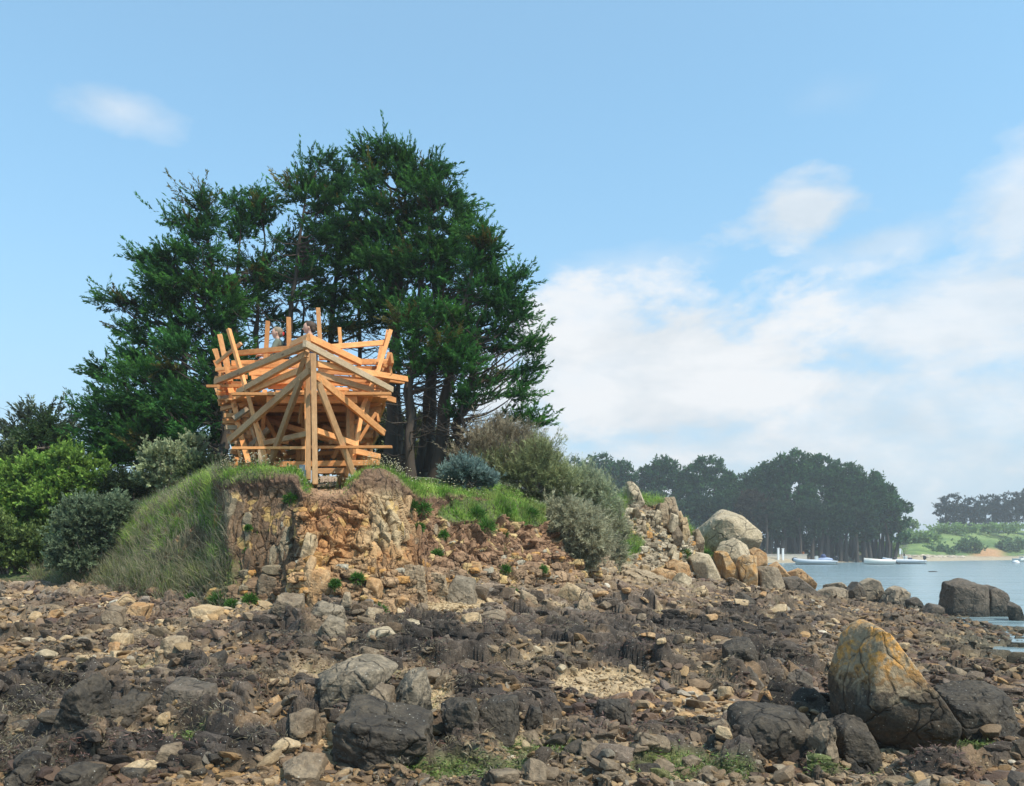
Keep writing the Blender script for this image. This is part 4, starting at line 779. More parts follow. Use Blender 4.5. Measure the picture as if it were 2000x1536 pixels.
# inner frame
for k in range(13):
    f = k/12; u0 = 150+f*230+jit.uniform(-20, 20); v0 = 620+f*160+jit.uniform(-60, 60); u1 = 320+f*210+jit.uniform(-20, 20); v1 = 1200+jit.uniform(-90, 110); Bf(u0, v0, u1, v1, 20+jit.uniform(0, 18), 16.2-f*1.0, 15.8-f*1.2, t=.06, mat=WF if k % 3 else WW)
    u0 = 1500-f*230+jit.uniform(-20, 20); v0 = 600+f*160+jit.uniform(-60, 60); u1 = 1390-f*180+jit.uniform(-20, 20); v1 = 1180+jit.uniform(-90, 110); Bf(u0-60, v0, u1, v1, 20+jit.uniform(0, 18), 16.2-f*1.0, 15.8-f*1.2, t=.06, mat=WF if k % 3 else WW)
for k in range(16):
    v = 560+k*46; u0 = 170+k*11+jit.uniform(-35, 20); Bl(u0, v, u0+170+jit.uniform(0, 120), v+jit.uniform(-45, 45), 34, 16.6, 16.7, t=.05); u0 = 1480-k*12+jit.uniform(-20, 30); Bl(u0-190-jit.uniform(0, 90), v+jit.uniform(-45, 45), u0-30, v, 34, 16.6, 16.7, t=.05)
Bp(528, 715, 508, 1150, 36, 15.4, 15.4, t=.09); Bp(1195, 830, 1232, 1110, 34, 16.2, 16.2, t=.09); Bp(1172, 930, 1172, 1100, 42, 17.0, 17.0, t=.09, mat=WW); Bp(860, 630, 810, 980, 26, 14.6, 15.2, t=.06, mat=WW); Bp(835, 950, 840, 1290, 30, 15.6, 15.6, t=.08)
Bb(500, 945, 870, 1055, 44, 16.5, 15.2); Bb(950, 1095, 1250, 1180, 36, 15.8, 15.4); Bp(560, 1190, 562, 1240, 34, 15.0, 15.0, t=.09); Bp(800, 1195, 800, 1290, 40, 16.0, 16.0, t=.09); Bb(620, 1270, 800, 1200, 36, 17.0, 16.6, mat=WW)
for u in (590, 640, 990, 1040, 1085, 1130, 1170): Bp(u, 1040 if u < 700 else 1195, u+jit.uniform(-8, 8), 1300, 24, 18.0, 18.0, t=.06)
for v in (1045, 1150): Br(560, v, 1200, v+8, 26, 18.1, 18.1)
Bb(1010, 1285, 1100, 1200, 22, 17.6, 17.6)
for k in range(22):
    v = 520+k*36+jit.uniform(-10, 10); e = 150+(k/22)**1.3*150; w_ = 26+jit.uniform(0, 16)
    if jit.random() < .85: Bl(e-18+jit.uniform(-22, 18), v, e+70+jit.uniform(0, 120), v+jit.uniform(-38, 30), w_, 14.7+jit.uniform(0, .9), 14.9+jit.uniform(0, .9), t=.05, mat=(WF, WF, WG, WF, WW)[k % 5])
    e = 1500-(k/22)**1.3*150
    if jit.random() < .85: Bl(e-90-jit.uniform(0, 110), v+jit.uniform(-30, 38), e-8+jit.uniform(-20, 22), v, w_, 14.9+jit.uniform(0, .9), 14.7+jit.uniform(0, .9), t=.05, mat=(WF, WW, WF, WF, WG)[k % 5])
for (u0, v0, u1, v1) in [(470, 760, 440, 1290), (600, 780, 640, 1290), (1060, 760, 1030, 1290), (1290, 700, 1180, 1300), (1380, 640, 1290, 1300), (250, 700, 400, 1300), (1130, 790, 1290, 1290), (700, 800, 470, 1280)]:
    Bp(u0, v0, u1, v1, 28, 16.8, 16.8, t=.07)
for (u0, v0, u1, v1, Y_) in [(480, 850, 700, 1250, 15.8), (1300, 850, 1080, 1270, 15.8), (440, 1200, 760, 1020, 16.2), (1340, 1150, 1000, 1010, 16.2), (560, 1280, 1180, 1210, 16.4), (640, 1000, 840, 1260, 17.2), (1120, 960, 960, 1280, 17.2), (560, 905, 1200, 890, 17.4), (450, 1110, 720, 1140, 15.6), (1050, 1140, 1330, 1100, 15.6)]:
    Bb(u0, v0, u1, v1, 34, Y_, Y_, t=.06)
# sill beams and stacked base beams
Br(575, 1322, 1455, 1306, 46, 14.1, 14.1, t=.14); Br(600, 1376, 1200, 1372, 44, 14.5, 14.5, t=.14, mat=WW); Br(150, 1378, 420, 1362, 40, 14.9, 14.9, t=.12); Br(200, 1340, 470, 1326, 40, 15.1, 15.1, t=.12); Br(225, 1318, 480, 1300, 30, 15.4, 15.4, t=.12); Br(640, 1240, 1180, 1240, 60, 18.3, 18.3, t=.05, mat=WF)
# deck: boards run away from the bow, joists across
def ax(Y, s): return np.array([(614-1000)/F*Y+s, Y, 0])
for k in range(22):
    s = -1.55+k*.134; Y0 = 14.15+max(0, abs(s)-.6)*.75
    a = ax(Y0, s); b_ = ax(18.7, s); a[2] = b_[2] = 4.44; beam('deck_board', a, b_, .134, .035, (0, 0, 1), WF)
for Y_ in (14.45, 15.4, 16.5, 17.6, 18.6):
    hw = min(1.5, .85+(Y_-14.45)*.6); a = ax(Y_, -hw); b_ = ax(Y_, hw*.9); a[2] = b_[2] = 4.35; beam('joist', a, b_, .12, .07, (0, -1, 0), WF)
# back boarding under the deck (dark inside), side planking running back
for k in range(9):
    s = -1.35+k*.33; a = ax(18.75, s); b_ = a.copy(); a[2] = 3.0; b_[2] = 4.3
    if k % 3 != 2: beam('back_board', a, b_, .2, .03, (0, -1, 0), WF)
for sd in (-1, 1):
    for r in range(11):
        z_ = 2.85+r*.235; half = (1.28 if sd < 0 else .93)+.05*r+jit.uniform(-.03, .05); Y0 = 14.9+jit.uniform(-.25, .5)
        if jit.random() < .12: continue
        a = ax(Y0, sd*half); b_ = ax(18.6+jit.uniform(-.4, .3), sd*(half+.05)); a[2] = z_+jit.uniform(-.05, .05); b_[2] = z_+jit.uniform(-.12, .12); beam('side_plank', a, b_, .13+jit.uniform(0, .05), .045, (sd, 0, .15), WF if jit.random() < .8 else WG)
    for Y_ in (15.6, 16.5, 17.4, 18.3):
        a = ax(Y_, sd*(1.2 if sd < 0 else .85)); b_ = ax(Y_, sd*((1.75 if sd < 0 else 1.42)+jit.uniform(-.05, .05))); a[2] = 2.6; b_[2] = 5.15+jit.uniform(-.1, .35); beam('rib', a, b_, .09, .07, (0, -1, 0), WF)
# concrete footings
MCO = plain('concrete_footing', (.42, .44, .46), .8, .2)
for (u, v, Y_) in ((838, 1380, 13.3), (880, 1425, 12.9), (1240, 1400, 13.9), (560, 1385, 14.0)):
    a = P(390+u/4.152, 590+v/4.152+10, Y_); b_ = a+np.array([0, 0, .18]); b_[2] = a[2]+.2; beam('footing', a, b_, .10, .10, (0, -1, 0), MCO)

# ------------------------------------------------------------------ people
def vox(name, caps, voxel, mat, parent, smooth_it=4):
    """one closed surface from tapered capsules (a, b, ra, rb)"""
    A = Acc(); D_, T = ICO[3]
    for (a, b_, ra, rb) in caps:
        a = np.array(a, float); b_ = np.array(b_, float); ax_ = b_-a; L = np.linalg.norm(ax_)
        if L < 1e-6: V = D_*np.array(ra if isinstance(ra, (tuple, list)) else (ra, ra, ra))+a; A.add(V, Ft=T); continue
        u = ax_/L; dd = D_@u; V = np.where(dd[:, None] > 0, D_*rb+b_, D_*ra+a); A.add(V, Ft=T)
        # side wall hull comes from closely spaced spheres
        for k in range(1, max(2, int(L/max(min(ra, rb)*.45, .01)))):
            f = k/max(2, int(L/max(min(ra, rb)*.45, .01))); A.add(ICO[2][0]*(ra*(1-f)+rb*f)+a+ax_*f, Ft=ICO[2][1])
    o = A.build(name, mat, parent)
    md = o.modifiers.new('r', 'REMESH'); md.mode = 'VOXEL'; md.voxel_size = voxel
    ms = o.modifiers.new('s', 'SMOOTH'); ms.iterations = smooth_it
    dg = bpy.context.evaluated_depsgraph_get(); me = bpy.data.meshes.new_from_object(o.evaluated_get(dg)); old = o.data; o.modifiers.clear(); o.data = me
    for p_ in me.polygons: p_.use_smooth = True
    me.materials.clear(); me.materials.append(mat); return o
SKIN = plain('skin', (.62, .36, .26), .5, .08)
def hand(w, d, side, grip=1.0):
    """palm and five curled fingers at wrist w, pointing along d"""
    w = np.array(w, float); d = nrm(np.array(d, float)); s = nrm(np.cross(d, [0, 0, 1.]) if abs(d[2]) < .9 else np.array([0, 1., 0])); n_ = nrm(np.cross(s, d)); C = []
    C.append((w, w+d*.05, .024, .026))
    for k, (o_, L) in enumerate(((-.030, .062), (-.010, .075), (.011, .070), (.030, .055))):
        b0 = w+d*.055+s*o_; C.append((w+d*.02+s*o_*.6, b0, .016, .012)); b1 = b0+d*L*.5-n_*L*.18*grip; b2 = b1+d*L*.25*(1-.4*grip)-n_*L*.35*grip; C += [(b0, b1, .0100, .0090), (b1, b2, .0088, .0075)]
    t0 = w+d*.015-s*.028*side; t1 = t0+d*.03-s*.026*side; t2 = t1+d*.026-n_*.01; C += [(t0, t1, .013, .0105), (t1, t2, .0105, .0085)]
    return C
def person(loc, H, rz, label, shirt, trousers, hairc, pose='rail', extras=None, group=None, vx=.008, straps=None, stripe=None):
    """faces +x before rotation by rz"""
    t = thing('person', loc, label, 'person', group); t.rotation_euler = (0, 0, rz); k = H/1.75
    S = lambda *v: tuple(np.array(v)*k)
    hip, kn, an = .93, .50, .09
    hc = (.035, 0, 1.63)
    skin = [(S(*hc), S(*hc), (.098*k, .074*k, .113*k), 0), (S(.06, 0, 1.565), S(.075, 0, 1.548), .048*k, .036*k), (S(.128, 0, 1.62), S(.142, 0, 1.603), .011*k, .014*k), (S(.105, 0, 1.66), S(.115, 0, 1.655), .03*k, .02*k),
            (S(.11, -.02, 1.572), S(.11, .02, 1.572), .012*k, .012*k), (S(.015, .073, 1.625), S(.015, .078, 1.60), .016*k, .012*k), (S(.015, -.073, 1.625), S(.015, -.078, 1.60), .016*k, .012*k),
            (S(-.01, 0, 1.42), S(.015, 0, 1.55), .055*k, .052*k), (S(-.01, 0, 1.0), S(-.01, 0, 1.38), .115*k, .10*k)]
    arms = []
    for sd in (-1, 1):
        sh = (-.01, sd*.17, 1.40)
        if pose == 'rail': el = (.10, sd*.23, 1.16); wr = (.33, sd*.17, 1.10); hd = (1, 0, -.15)
        elif pose == 'hang': el = (-.03, sd*.22, 1.12); wr = (.05, sd*.22, .88); hd = (.1, 0, -1)
        else: el = (.05, sd*.22, 1.14); wr = (.16, sd*.14, 1.32); hd = (.6, -sd*.2, .6)
        arms.append((sh, el, wr)); skin += [(S(*sh), S(*el), .05*k, .04*k), (S(*el), S(*wr), .038*k, .026*k)]+hand(S(*wr), hd, sd)
        skin += [(S(0, sd*.09, hip), S(.02, sd*.10, kn), .085*k, .055*k), (S(.02, sd*.10, kn), S(-.01, sd*.10, an), .053*k, .038*k), (S(-.02, sd*.10, .05), S(.14, sd*.11, .035), .042*k, .032*k)]
    vox('body', skin, vx, SKIN, t)
    sh_ = [(S(-.01, -.10, 1.36), S(-.01, .10, 1.36), .105*k, .105*k), (S(-.01, -.07, 1.02), S(-.01, .07, 1.02), .115*k, .115*k), (S(-.01, 0, 1.04), S(-.01, 0, 1.36), .135*k, .13*k), (S(-.01, -.15, 1.40), S(-.01, .15, 1.40), .062*k, .062*k), (S(-.01, 0, 1.40), S(.0, 0, 1.45), .08*k, .066*k)]
    for (a, e, w_) in arms: sh_ += [(S(*a), S(*(np.array(a)*.35+np.array(e)*.65)), .064*k, .056*k)]
    vox('shirt', sh_, vx*1.2, shirt, t)
    tr = [(S(-.01, -.07, .95), S(-.01, .07, .95), .115*k, .115*k)]
    for sd in (-1, 1): tr += [(S(0, sd*.09, hip), S(.02, sd*.10, kn), .10*k, .072*k), (S(.02, sd*.10, kn), S(-.01, sd*.10, .12), .07*k, .058*k)]
    vox('trousers', tr, vx*1.2, trousers, t)
    for sd in (-1, 1): vox('shoe', [(S(-.03, sd*.10, .04), S(.15, sd*.11, .035), .048*k, .04*k)], vx, plain('shoe_leather', (.06, .05, .045)), t)
    hair = [(S(-.005, 0, 1.66), S(-.005, 0, 1.66), (.108*k, .085*k, .098*k), 0), (S(.05, 0, 1.715), S(.06, 0, 1.71), .05*k, .04*k), (S(-.05, 0, 1.60), S(-.05, 0, 1.60), (.055*k, .07*k, .07*k), 0)]
    vox('hair', hair, vx, hairc, t, 2)
    if extras: extras(t, S, k)
    return t
G1 = plain('grey_green_cotton', (.15, .17, .13), .9, .15); G2 = plain('dark_navy_cloth', (.03, .035, .06), .9, .2); DK = plain('dark_trousers', (.05, .055, .07), .9); HB = plain('ash_blond_hair', (.24, .18, .12), .7, .3, 30); HN2 = plain('brown_hair', (.06, .033, .018), .7, .3, 30)
RED = plain('red_cloth_flower', (.60, .03, .03), .7); BLK = plain('black_webbing', (.025, .025, .03), .6); WHT = plain('white_cloth', (.75, .75, .74), .8); GRN = plain('green_strap', (.08, .30, .22), .7); MAR = plain('maroon_scarf', (.32, .12, .14), .9)
def ex1(t, S, k):
    vox('hair_flower', [(S(-.075, -.045, 1.64), S(-.085, -.045, 1.62), .04*k, .035*k), (S(-.10, 0, 1.62), S(-.10, .0, 1.60), .035*k, .03*k)], .007, RED, t)
    vox('backpack', [(S(-.16, 0, 1.10), S(-.15, 0, 1.34), .085*k, .08*k)], .01, BLK, t)
    vox('shoulder_strap', [(S(-.10, -.16, 1.40), S(.02, -.165, 1.47), .018, .018), (S(.02, -.165, 1.47), S(.115, -.13, 1.36), .018, .018)], .007, BLK, t)
    vox('green_strap', [(S(.13, -.14, 1.38), S(.17, -.13, 1.15), .014, .014)], .007, GRN, t)
    vox('sunglasses', [(S(.13, -.035, 1.645), S(.135, .035, 1.645), .014, .014), (S(.12, -.06, 1.65), S(.0, -.082, 1.65), .006, .006)], .005, BLK, t)
def ex2(t, S, k):
    vox('scarf', [(S(.09, -.05, 1.42), S(.09, .05, 1.42), .05*k, .05*k), (S(.10, 0, 1.36), S(.12, 0, 1.27), .045*k, .03*k)], .009, MAR, t)
    vox('collar_stripe', [(S(-.06, -.12, 1.47), S(.09, -.11, 1.47), .018, .018)], .008, WHT, t); vox('sleeve_stripe', [(S(-.03, -.235, 1.44), S(.06, -.22, 1.41), .017, .017), (S(.06, -.22, 1.41), S(.08, -.215, 1.33), .017, .017)], .008, WHT, t)
pp = P(543, 800, 15.9); pp[2] = 4.46
person(pp, 1.60, math.pi+.15, 'person in grey-green t-shirt with blond hair and red flower, looking left', G1, DK, HB, 'rail', ex1, 'people standing on the timber lookout')
pp = P(606, 800, 16.4); pp[2] = 4.46
person(pp, 1.86, math.pi+.1, 'brown-haired person in dark top with white stripes and maroon scarf, looking left', G2, DK, HN2, 'chest', ex2, 'people standing on the timber lookout')
# ------------------------------------------------------------------ trees, shrubs, grass
vr = np.random.default_rng(21)
ML = leafmat('cypress_foliage', .32, .6); MLB = leafmat('broad_leaf', .38, .5); MG_ = leafmat('grass_blade', .5, .6)
def barkmat(name, a, b_, sc=12):
    m, t, b, o = newmat(name); g = nd(t, 'ShaderNodeNewGeometry'); mp_ = nd(t, 'ShaderNodeMapping'); mp_.inputs['Scale'].default_value = (1, 1, .2); t.links.new(g.outputs['Position'], mp_.inputs[0])
    n = noise_n(t, mp_.outputs[0], sc, 5); t.links.new(mixc_(t, n, a, b_), b.inputs['Base Color']); b.inputs['Roughness'].default_value = .9; bump(t, b, n, .8, .02); return m
MBK = barkmat('cypress_bark', (.028, .022, .017), (.085, .064, .048)); MTW = barkmat('dead_twig', (.13, .105, .085), (.22, .18, .14))
def kites(Pb, Dr, L, w, col, tipcol=None, r=vr):
    """leaf-sized kites: base, two sides, tip"""
    n = len(Pb); s = nrm(np.cross(Dr, nrm(r.normal(size=(n, 3))))); L = np.broadcast_to(L, (n,))[:, None]; w = np.broadcast_to(w, (n,))[:, None]
    V = np.stack([Pb, Pb+Dr*L*.45+s*w*.5, Pb+Dr*L, Pb+Dr*L*.45-s*w*.5], 1)
    c = np.repeat(np.broadcast_to(col, (n, 3))[:, None], 4, 1).copy()
    if tipcol is not None: c[:, 2] = tipcol
    return V.reshape(-1, 3), (np.arange(n*4).reshape(n, 4)), c.reshape(-1, 3)
UP = np.array([0, 0, 1.])
def sprays(C, R, out, M, N, L, w, cin, ctip, up=.35, spread=.9, flat=.6, vary=.25, leafspread=.55):
    K = len(C); R = np.broadcast_to(R, (K,))
    pd = nrm(out[:, None]*.75+UP*up+vr.normal(size=(K, M, 3))*spread*np.array([1, 1, flat])); pl = R[:, None]*vr.uniform(.55, 1.25, (K, M))
    st = C[:, None]+vr.normal(size=(K, M, 3))*R[:, None, None]*np.array([.30, .30, .14])
    tt = vr.uniform(.05, 1, (K, M, N)); curve = UP*(tt[..., None]**2)*pl[..., None, None]*.22
    pb = st[:, :, None]+pd[:, :, None]*(tt*pl[..., None])[..., None]+curve+vr.normal(size=(K, M, N, 3))*.020*(1.25-tt[..., None])*(R[:, None, None, None]/.35)
    dr_ = nrm(pd[:, :, None]+vr.normal(size=(K, M, N, 3))*leafspread+UP*.18)
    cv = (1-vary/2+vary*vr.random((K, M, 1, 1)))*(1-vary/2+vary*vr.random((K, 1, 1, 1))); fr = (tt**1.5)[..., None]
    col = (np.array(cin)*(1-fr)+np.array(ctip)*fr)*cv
    return kites(pb.reshape(-1, 3), dr_.reshape(-1, 3), L*vr.uniform(.6, 1.3, K*M*N), w*vr.uniform(.7, 1.3, K*M*N), col.reshape(-1, 3))
def curve_pts(a, b_, sag=.0, n=6, wig=.0):
    t_ = np.linspace(0, 1, n)[:, None]; p = a*(1-t_)+b_*t_; p[:, 2] += (sag*np.linalg.norm(b_-a)*(4*t_*(1-t_)))[:, 0]
    if wig: p[1:-1] += vr.normal(size=(n-2, 3))*wig
    return p
def cypress(base_px, base_py, Y, top, lobes, label, r0=.16, crowns=None, dens=1., lean=0, bare=26, cin=(.014, .040, .016), ctip=(.038, .100, .026), group='cypress trees in the dark grove', name='cypress_tree', L=.095, W=.026, rclump=.46, leaf=1., cat='tree', M=16, N=48):
    base = P(base_px, base_py, Y); base[2] = max(base[2], 2.6)-.15; T = thing(name, base, label, cat, group)
    topp = P(top[0], top[1]+14, Y+vr.uniform(-.3, .3)); n = 12; t_ = np.linspace(0, 1, n)[:, None]
    mid = base*.45+topp*.55; mid[0] = base[0]*.75+topp[0]*.25+lean
    tp = (1-t_)**2*base+2*t_*(1-t_)*mid+t_**2*topp; tp[1:-1, :2] += vr.normal(size=(n-2, 2))*.05
    A = Acc(); V, Fq = tube(tp, r0*(1-.92*t_[:, 0]**.8)*np.where(t_[:, 0] < .02, 1.3, 1), 9); A.add(V-base, Fq)
    Cs, Rs, Os = [], [], []
    for (lx, ly, rx, ry) in lobes:
        rx = max(rx-13, rx*.45); ry = max(ry-7, ry*.5); k = max(2, int(1.25*dens*2.75*math.pi*rx*ry/(math.pi*28*28)*(rclump and .36/rclump)**0)+1); c = P(lx, ly, Y); m_ = Y/F
        u = nrm(vr.normal(size=(k, 3))); rad = vr.uniform(.35, 1, (k, 1))**.5
        pts = c+u*rad*np.array([rx*m_, (rx+ry)*.5*m_*.9, ry*m_]); Cs.append(pts); Os.append(u)
    C = np.concatenate(Cs); O = np.concatenate(Os)
    ax_i = np.clip(((C[:, 2]-base[2])/(topp[2]-base[2])), 0, 1); axp = np.stack([np.interp(ax_i, t_[:, 0], tp[:, i]) for i in range(3)], 1)
    hd = C-axp; hd[:, 2] = 0; O = nrm(nrm(hd)*.8+O*.6); R = rclump*vr.uniform(.75, 1.25, len(C))
    tops = topp+np.array([[0, 0, -.30], [.12, .1, -.55], [-.15, 0, -.75]])
    # limbs
    B = Acc()
    for c, o_ in zip(C, O):
        dxy = np.linalg.norm((c-base)[:2]-(0, 0)); za = c[2]-vr.uniform(.25, .75)*np.linalg.norm((c-tp[int(np.argmin(np.abs(tp[:, 2]-c[2])))])[:2])-.15
        f = np.clip((za-base[2])/(topp[2]-base[2]), .12, .97); a = np.array([np.interp(f, t_[:, 0], tp[:, i]) for i in range(3)]); Ln = np.linalg.norm(c-a)
        pts = curve_pts(a, c, -.07, 6, .03*Ln**.5); V, Fq = tube(pts, np.linspace(min(.055, .016+.016*Ln), .008, 6), 5); B.add(V-base, Fq)
        for _ in range(2):
            q = pts[3]+(pts[5]-pts[3])*vr.random(); e = q+nrm(vr.normal(size=3)+o_)*vr.uniform(.2, .5); V, Fq = tube(curve_pts(q, e, .05, 3), (.008, .006, .004), 4); B.add(V-base, Fq)
    for _ in range(bare):
        f = vr.uniform(.12, .75); a = np.array([np.interp(f, t_[:, 0], tp[:, i]) for i in range(3)]); th = vr.uniform(0, 6.28); Ln = vr.uniform(.3, 1.3)
        e = a+np.array([math.cos(th), math.sin(th), vr.uniform(-.1, .7)])*Ln; pts = curve_pts(a, e, -.08, 5, .03); V, Fq = tube(pts, np.linspace(.018, .005, 5), 4); B.add(V-base, Fq)
        for _ in range(3):
            q = pts[vr.integers(1, 5)]; e = q+nrm(vr.normal(size=3)+nrm(pts[4]-pts[0]))*vr.uniform(.15, .4); V, Fq = tube(curve_pts(q, e, .05, 3), (.007, .005, .003), 3); B.add(V-base, Fq)
    A.add(np.concatenate(B.V), np.concatenate(B.Q)); A.build('trunk', MBK, T, True)
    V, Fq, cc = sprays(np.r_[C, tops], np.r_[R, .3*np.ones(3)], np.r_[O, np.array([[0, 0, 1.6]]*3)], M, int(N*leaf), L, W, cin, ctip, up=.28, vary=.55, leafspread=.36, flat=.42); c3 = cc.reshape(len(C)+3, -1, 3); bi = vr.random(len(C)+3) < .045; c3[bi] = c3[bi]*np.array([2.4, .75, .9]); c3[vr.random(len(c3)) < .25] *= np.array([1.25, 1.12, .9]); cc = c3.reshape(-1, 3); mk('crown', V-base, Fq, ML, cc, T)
    return T
TR = [
 (392,900,19.6,(330,700),[(222,803,50,48),(255,855,70,55),(228,728,44,32),(290,770,70,55),(300,870,80,45),(200,868,34,50),(175,806,16,12),(225,905,40,45),(345,845,50,50)],'low spreading cypress filling the left end of the grove down to the bushes',.13),
 (372,900,20.4,(330,500),[(250,603,30,20),(222,588,14,8),(290,560,30,26),(285,515,22,16),(320,640,70,50),(300,710,60,40),(330,575,50,30),(240,640,30,14)],'cypress reaching out to the left with a browned branch above the low one',.14),
 (428,905,20.0,(396,375),[(396,404,11,22),(396,440,36,30),(350,432,10,10),(385,500,60,45),(360,545,65,40),(410,590,65,50),(400,660,75,45),(330,520,36,22),(430,740,65,50)],'pointed conical cypress at the left shoulder of the grove',.17),
 (462,905,21.2,(470,400),[(452,402,22,16),(500,392,30,14),(470,440,34,30),(480,520,40,30),(470,600,36,26),(505,570,36,26),(440,560,30,26)],'cypress with hooked bare tips right of the pointed conical one',.13),
 (498,905,21.6,(516,375),[(520,388,26,14),(525,430,44,34),(550,490,46,36),(560,640,50,25),(530,560,22,15)],'thin open cypress whose bare trunk shows against the sky behind the lookout',.11),
 (548,905,21.2,(600,325),[(600,345,22,20),(625,322,12,12),(608,400,50,45),(575,385,22,20),(630,480,60,50),(590,560,60,40),(640,640,40,30)],'cypress with a double tip left of the summit of the grove',.14),
 (640,905,22.0,(668,325),[(670,342,18,14),(668,400,44,50),(700,480,60,50),(660,560,65,40),(690,620,60,30)],'cypress with a small bushy top just left of the tallest one',.15),
 (762,918,20.8,(798,298),[(740,312,26,10),(775,318,26,12),(797,312,8,12),(820,334,32,12),(765,357,64,24),(708,309,10,6),(846,328,8,5),(745,300,6,10),(770,385,78,44),(740,440,80,45),(790,480,80,45),(720,360,30,30),(740,540,80,40),(760,600,70,36)],'tallest cypress with ragged twin tips at the summit of the grove',.20),
 (792,920,20.2,(848,340),[(845,345,22,26),(850,400,44,38),(860,460,56,40),(830,530,60,40),(790,620,50,36),(870,520,40,30)],'dense cypress against the right flank of the tallest one',.17),
 (822,920,21.0,(900,388),[(900,400,8,18),(890,440,34,26),(905,490,56,36),(900,560,60,40),(880,620,60,36)],'cypress with a thin feathered tip on the right slope of the grove',.16),
 (852,922,19.4,(950,430),[(935,450,40,28),(955,490,34,32),(1000,560,34,20),(945,530,30,34),(960,580,56,32),(992,582,34,24),(1012,590,12,22),(990,630,40,22),(900,640,40,30)],'cypress bulging out over the right side of the grove',.18),
 (884,925,19.2,(960,560),[(950,665,60,26),(998,672,40,22),(1028,690,26,10),(985,720,56,18),(1012,622,26,12),(960,755,60,10),(1000,752,36,10),(920,710,50,26)],'cypress with layered horizontal branches stretching furthest right over the shrubs',.17),
 (905,925,18.8,(900,740),[(955,785,44,12),(985,815,46,8),(1040,828,24,6),(1000,775,20,8)],'short low cypress with a long flat bough to the right',.12),
 (800,922,18.9,(806,610),[(800,640,36,28),(850,630,40,34),(830,690,56,34),(880,690,50,30),(790,700,26,24),(850,725,50,12),(905,725,36,12)],'cypress with a bright green round crown low in front of the right trunks',.14),
 (440,905,18.9,(430,640),[(350,700,44,30),(420,800,44,36),(350,790,50,30),(400,740,36,20),(440,690,20,20),(380,850,50,24)],'dark cypress with sagging boughs just left of the lookout',.15),
]
for t_ in TR:
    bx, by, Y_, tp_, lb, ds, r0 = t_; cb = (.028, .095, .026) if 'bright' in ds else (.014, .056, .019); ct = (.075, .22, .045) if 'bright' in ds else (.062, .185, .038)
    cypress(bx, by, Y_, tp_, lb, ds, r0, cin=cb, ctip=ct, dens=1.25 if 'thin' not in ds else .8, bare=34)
# bare-trunked trees seen only as stems between the others
for (bx, Y_, tx, ty, r_, ds) in [(838, 20.6, 860, 500, .14, 'straight dark trunk leaning slightly right, third stem from the right behind the shrubs'), (780, 22.5, 775, 520, .12, 'slim dark trunk just right of the lookout'), (866, 21.8, 905, 540, .13, 'forked trunk rising behind the blue shrub'),
     (500, 22.6, 505, 500, .10, 'slim trunk crossing the sky gap left of the two people'), (705, 23.0, 700, 450, .12, 'trunk hidden in part by the lookout uprights'), (590, 23.4, 585, 480, .10, 'slim trunk behind the two people')]:
    cypress(bx, 910, Y_, (tx, ty), [(tx, ty+30, 40, 40), (tx+10, ty+110, 34, 24)], ds, r_, dens=.8, bare=60)
# brown dead branch on the left tree
# ---- shrubs
def shrub(lobes, Y, label, cols, L, w, n_clump, R, name='shrub', M=8, N=26, up=.5, spread=.9, stems=8, group=None, depth=1., mat=None, tip=None, cat='shrub', base_z=None, flat=.8, vary=.4):
    cx = sum(l[0] for l in lobes)/len(lobes); by = max(l[1]+l[3] for l in lobes); base = P(cx, by, Y)
    if base_z is not None: base[2] = base_z
    T = thing(name, base, label, cat, group); Cs, Os = [], []; tot_a = sum(l[2]*l[3] for l in lobes)
    for (lx, ly, rx, ry) in lobes:
        k = max(2, int(n_clump*rx*ry/tot_a)); u = nrm(vr.normal(size=(k, 3))); m_ = Y/F
        Cs.append(P(lx, ly, Y)+u*vr.uniform(.4, 1, (k, 1))**.5*np.array([rx*m_, (rx+ry)*.5*m_*depth, ry*m_])*.9); Os.append(u)
    C = np.concatenate(Cs); O = np.concatenate(Os); Rr = R*vr.uniform(.7, 1.3, len(C))
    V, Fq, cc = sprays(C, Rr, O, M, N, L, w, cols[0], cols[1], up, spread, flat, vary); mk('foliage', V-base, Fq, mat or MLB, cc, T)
    S = Acc(); nst = min(len(C), 30+stems*4)
    for c in C[vr.permutation(len(C))[:nst]]:
        a = base+np.array([vr.uniform(-1, 1)*(c[0]-base[0])*.4, vr.normal()*.1, 0]); V, Fq = tube(curve_pts(a, c, .08, 5, .02), np.linspace(.016, .005, 5), 4); S.add(V-base, Fq)
    S.build('stems', MTW, T, True); return T
YG = ((.075, .15, .03), (.26, .40, .075)); DG = ((.03, .06, .02), (.07, .12, .04)); GB = ((.085, .125, .07), (.22, .28, .165)); PG = ((.15, .18, .08), (.44, .48, .28))
shrub([(60,960,70,55),(130,925,50,40),(30,1030,80,55),(100,1020,40,34)],18.6,'bright yellow-green leafy bush at the left picture edge',YG,.085,.05,220,.30)
shrub([(120,915,40,26),(160,950,30,30),(190,930,16,14),(110,990,50,40),(60,930,20,14)],18.2,'yellow-green bush right behind the blue-grey round shrub',YG,.085,.05,90,.28)
shrub([(30,900,50,30),(90,885,40,22),(20,935,30,30)],21,'pale green bush below the spiky conifer at the far left',((.05,.075,.03),(.16,.20,.09)),.08,.045,90,.3)
shrub([(20,935,40,36),(5,980,30,40)],19.6,'dark shadowed bush at the left edge behind the yellow-green one',((.05,.09,.025),(.14,.20,.05)),.08,.05,60,.3)
shrub([(30,1070,50,24),(90,1065,40,30),(20,1095,50,22),(-40,1050,60,50),(70,1095,40,26)],17.2,'dark green low bush spilling on to the left beach',((.06,.10,.03),(.17,.23,.07)),.07,.04,200,.25)
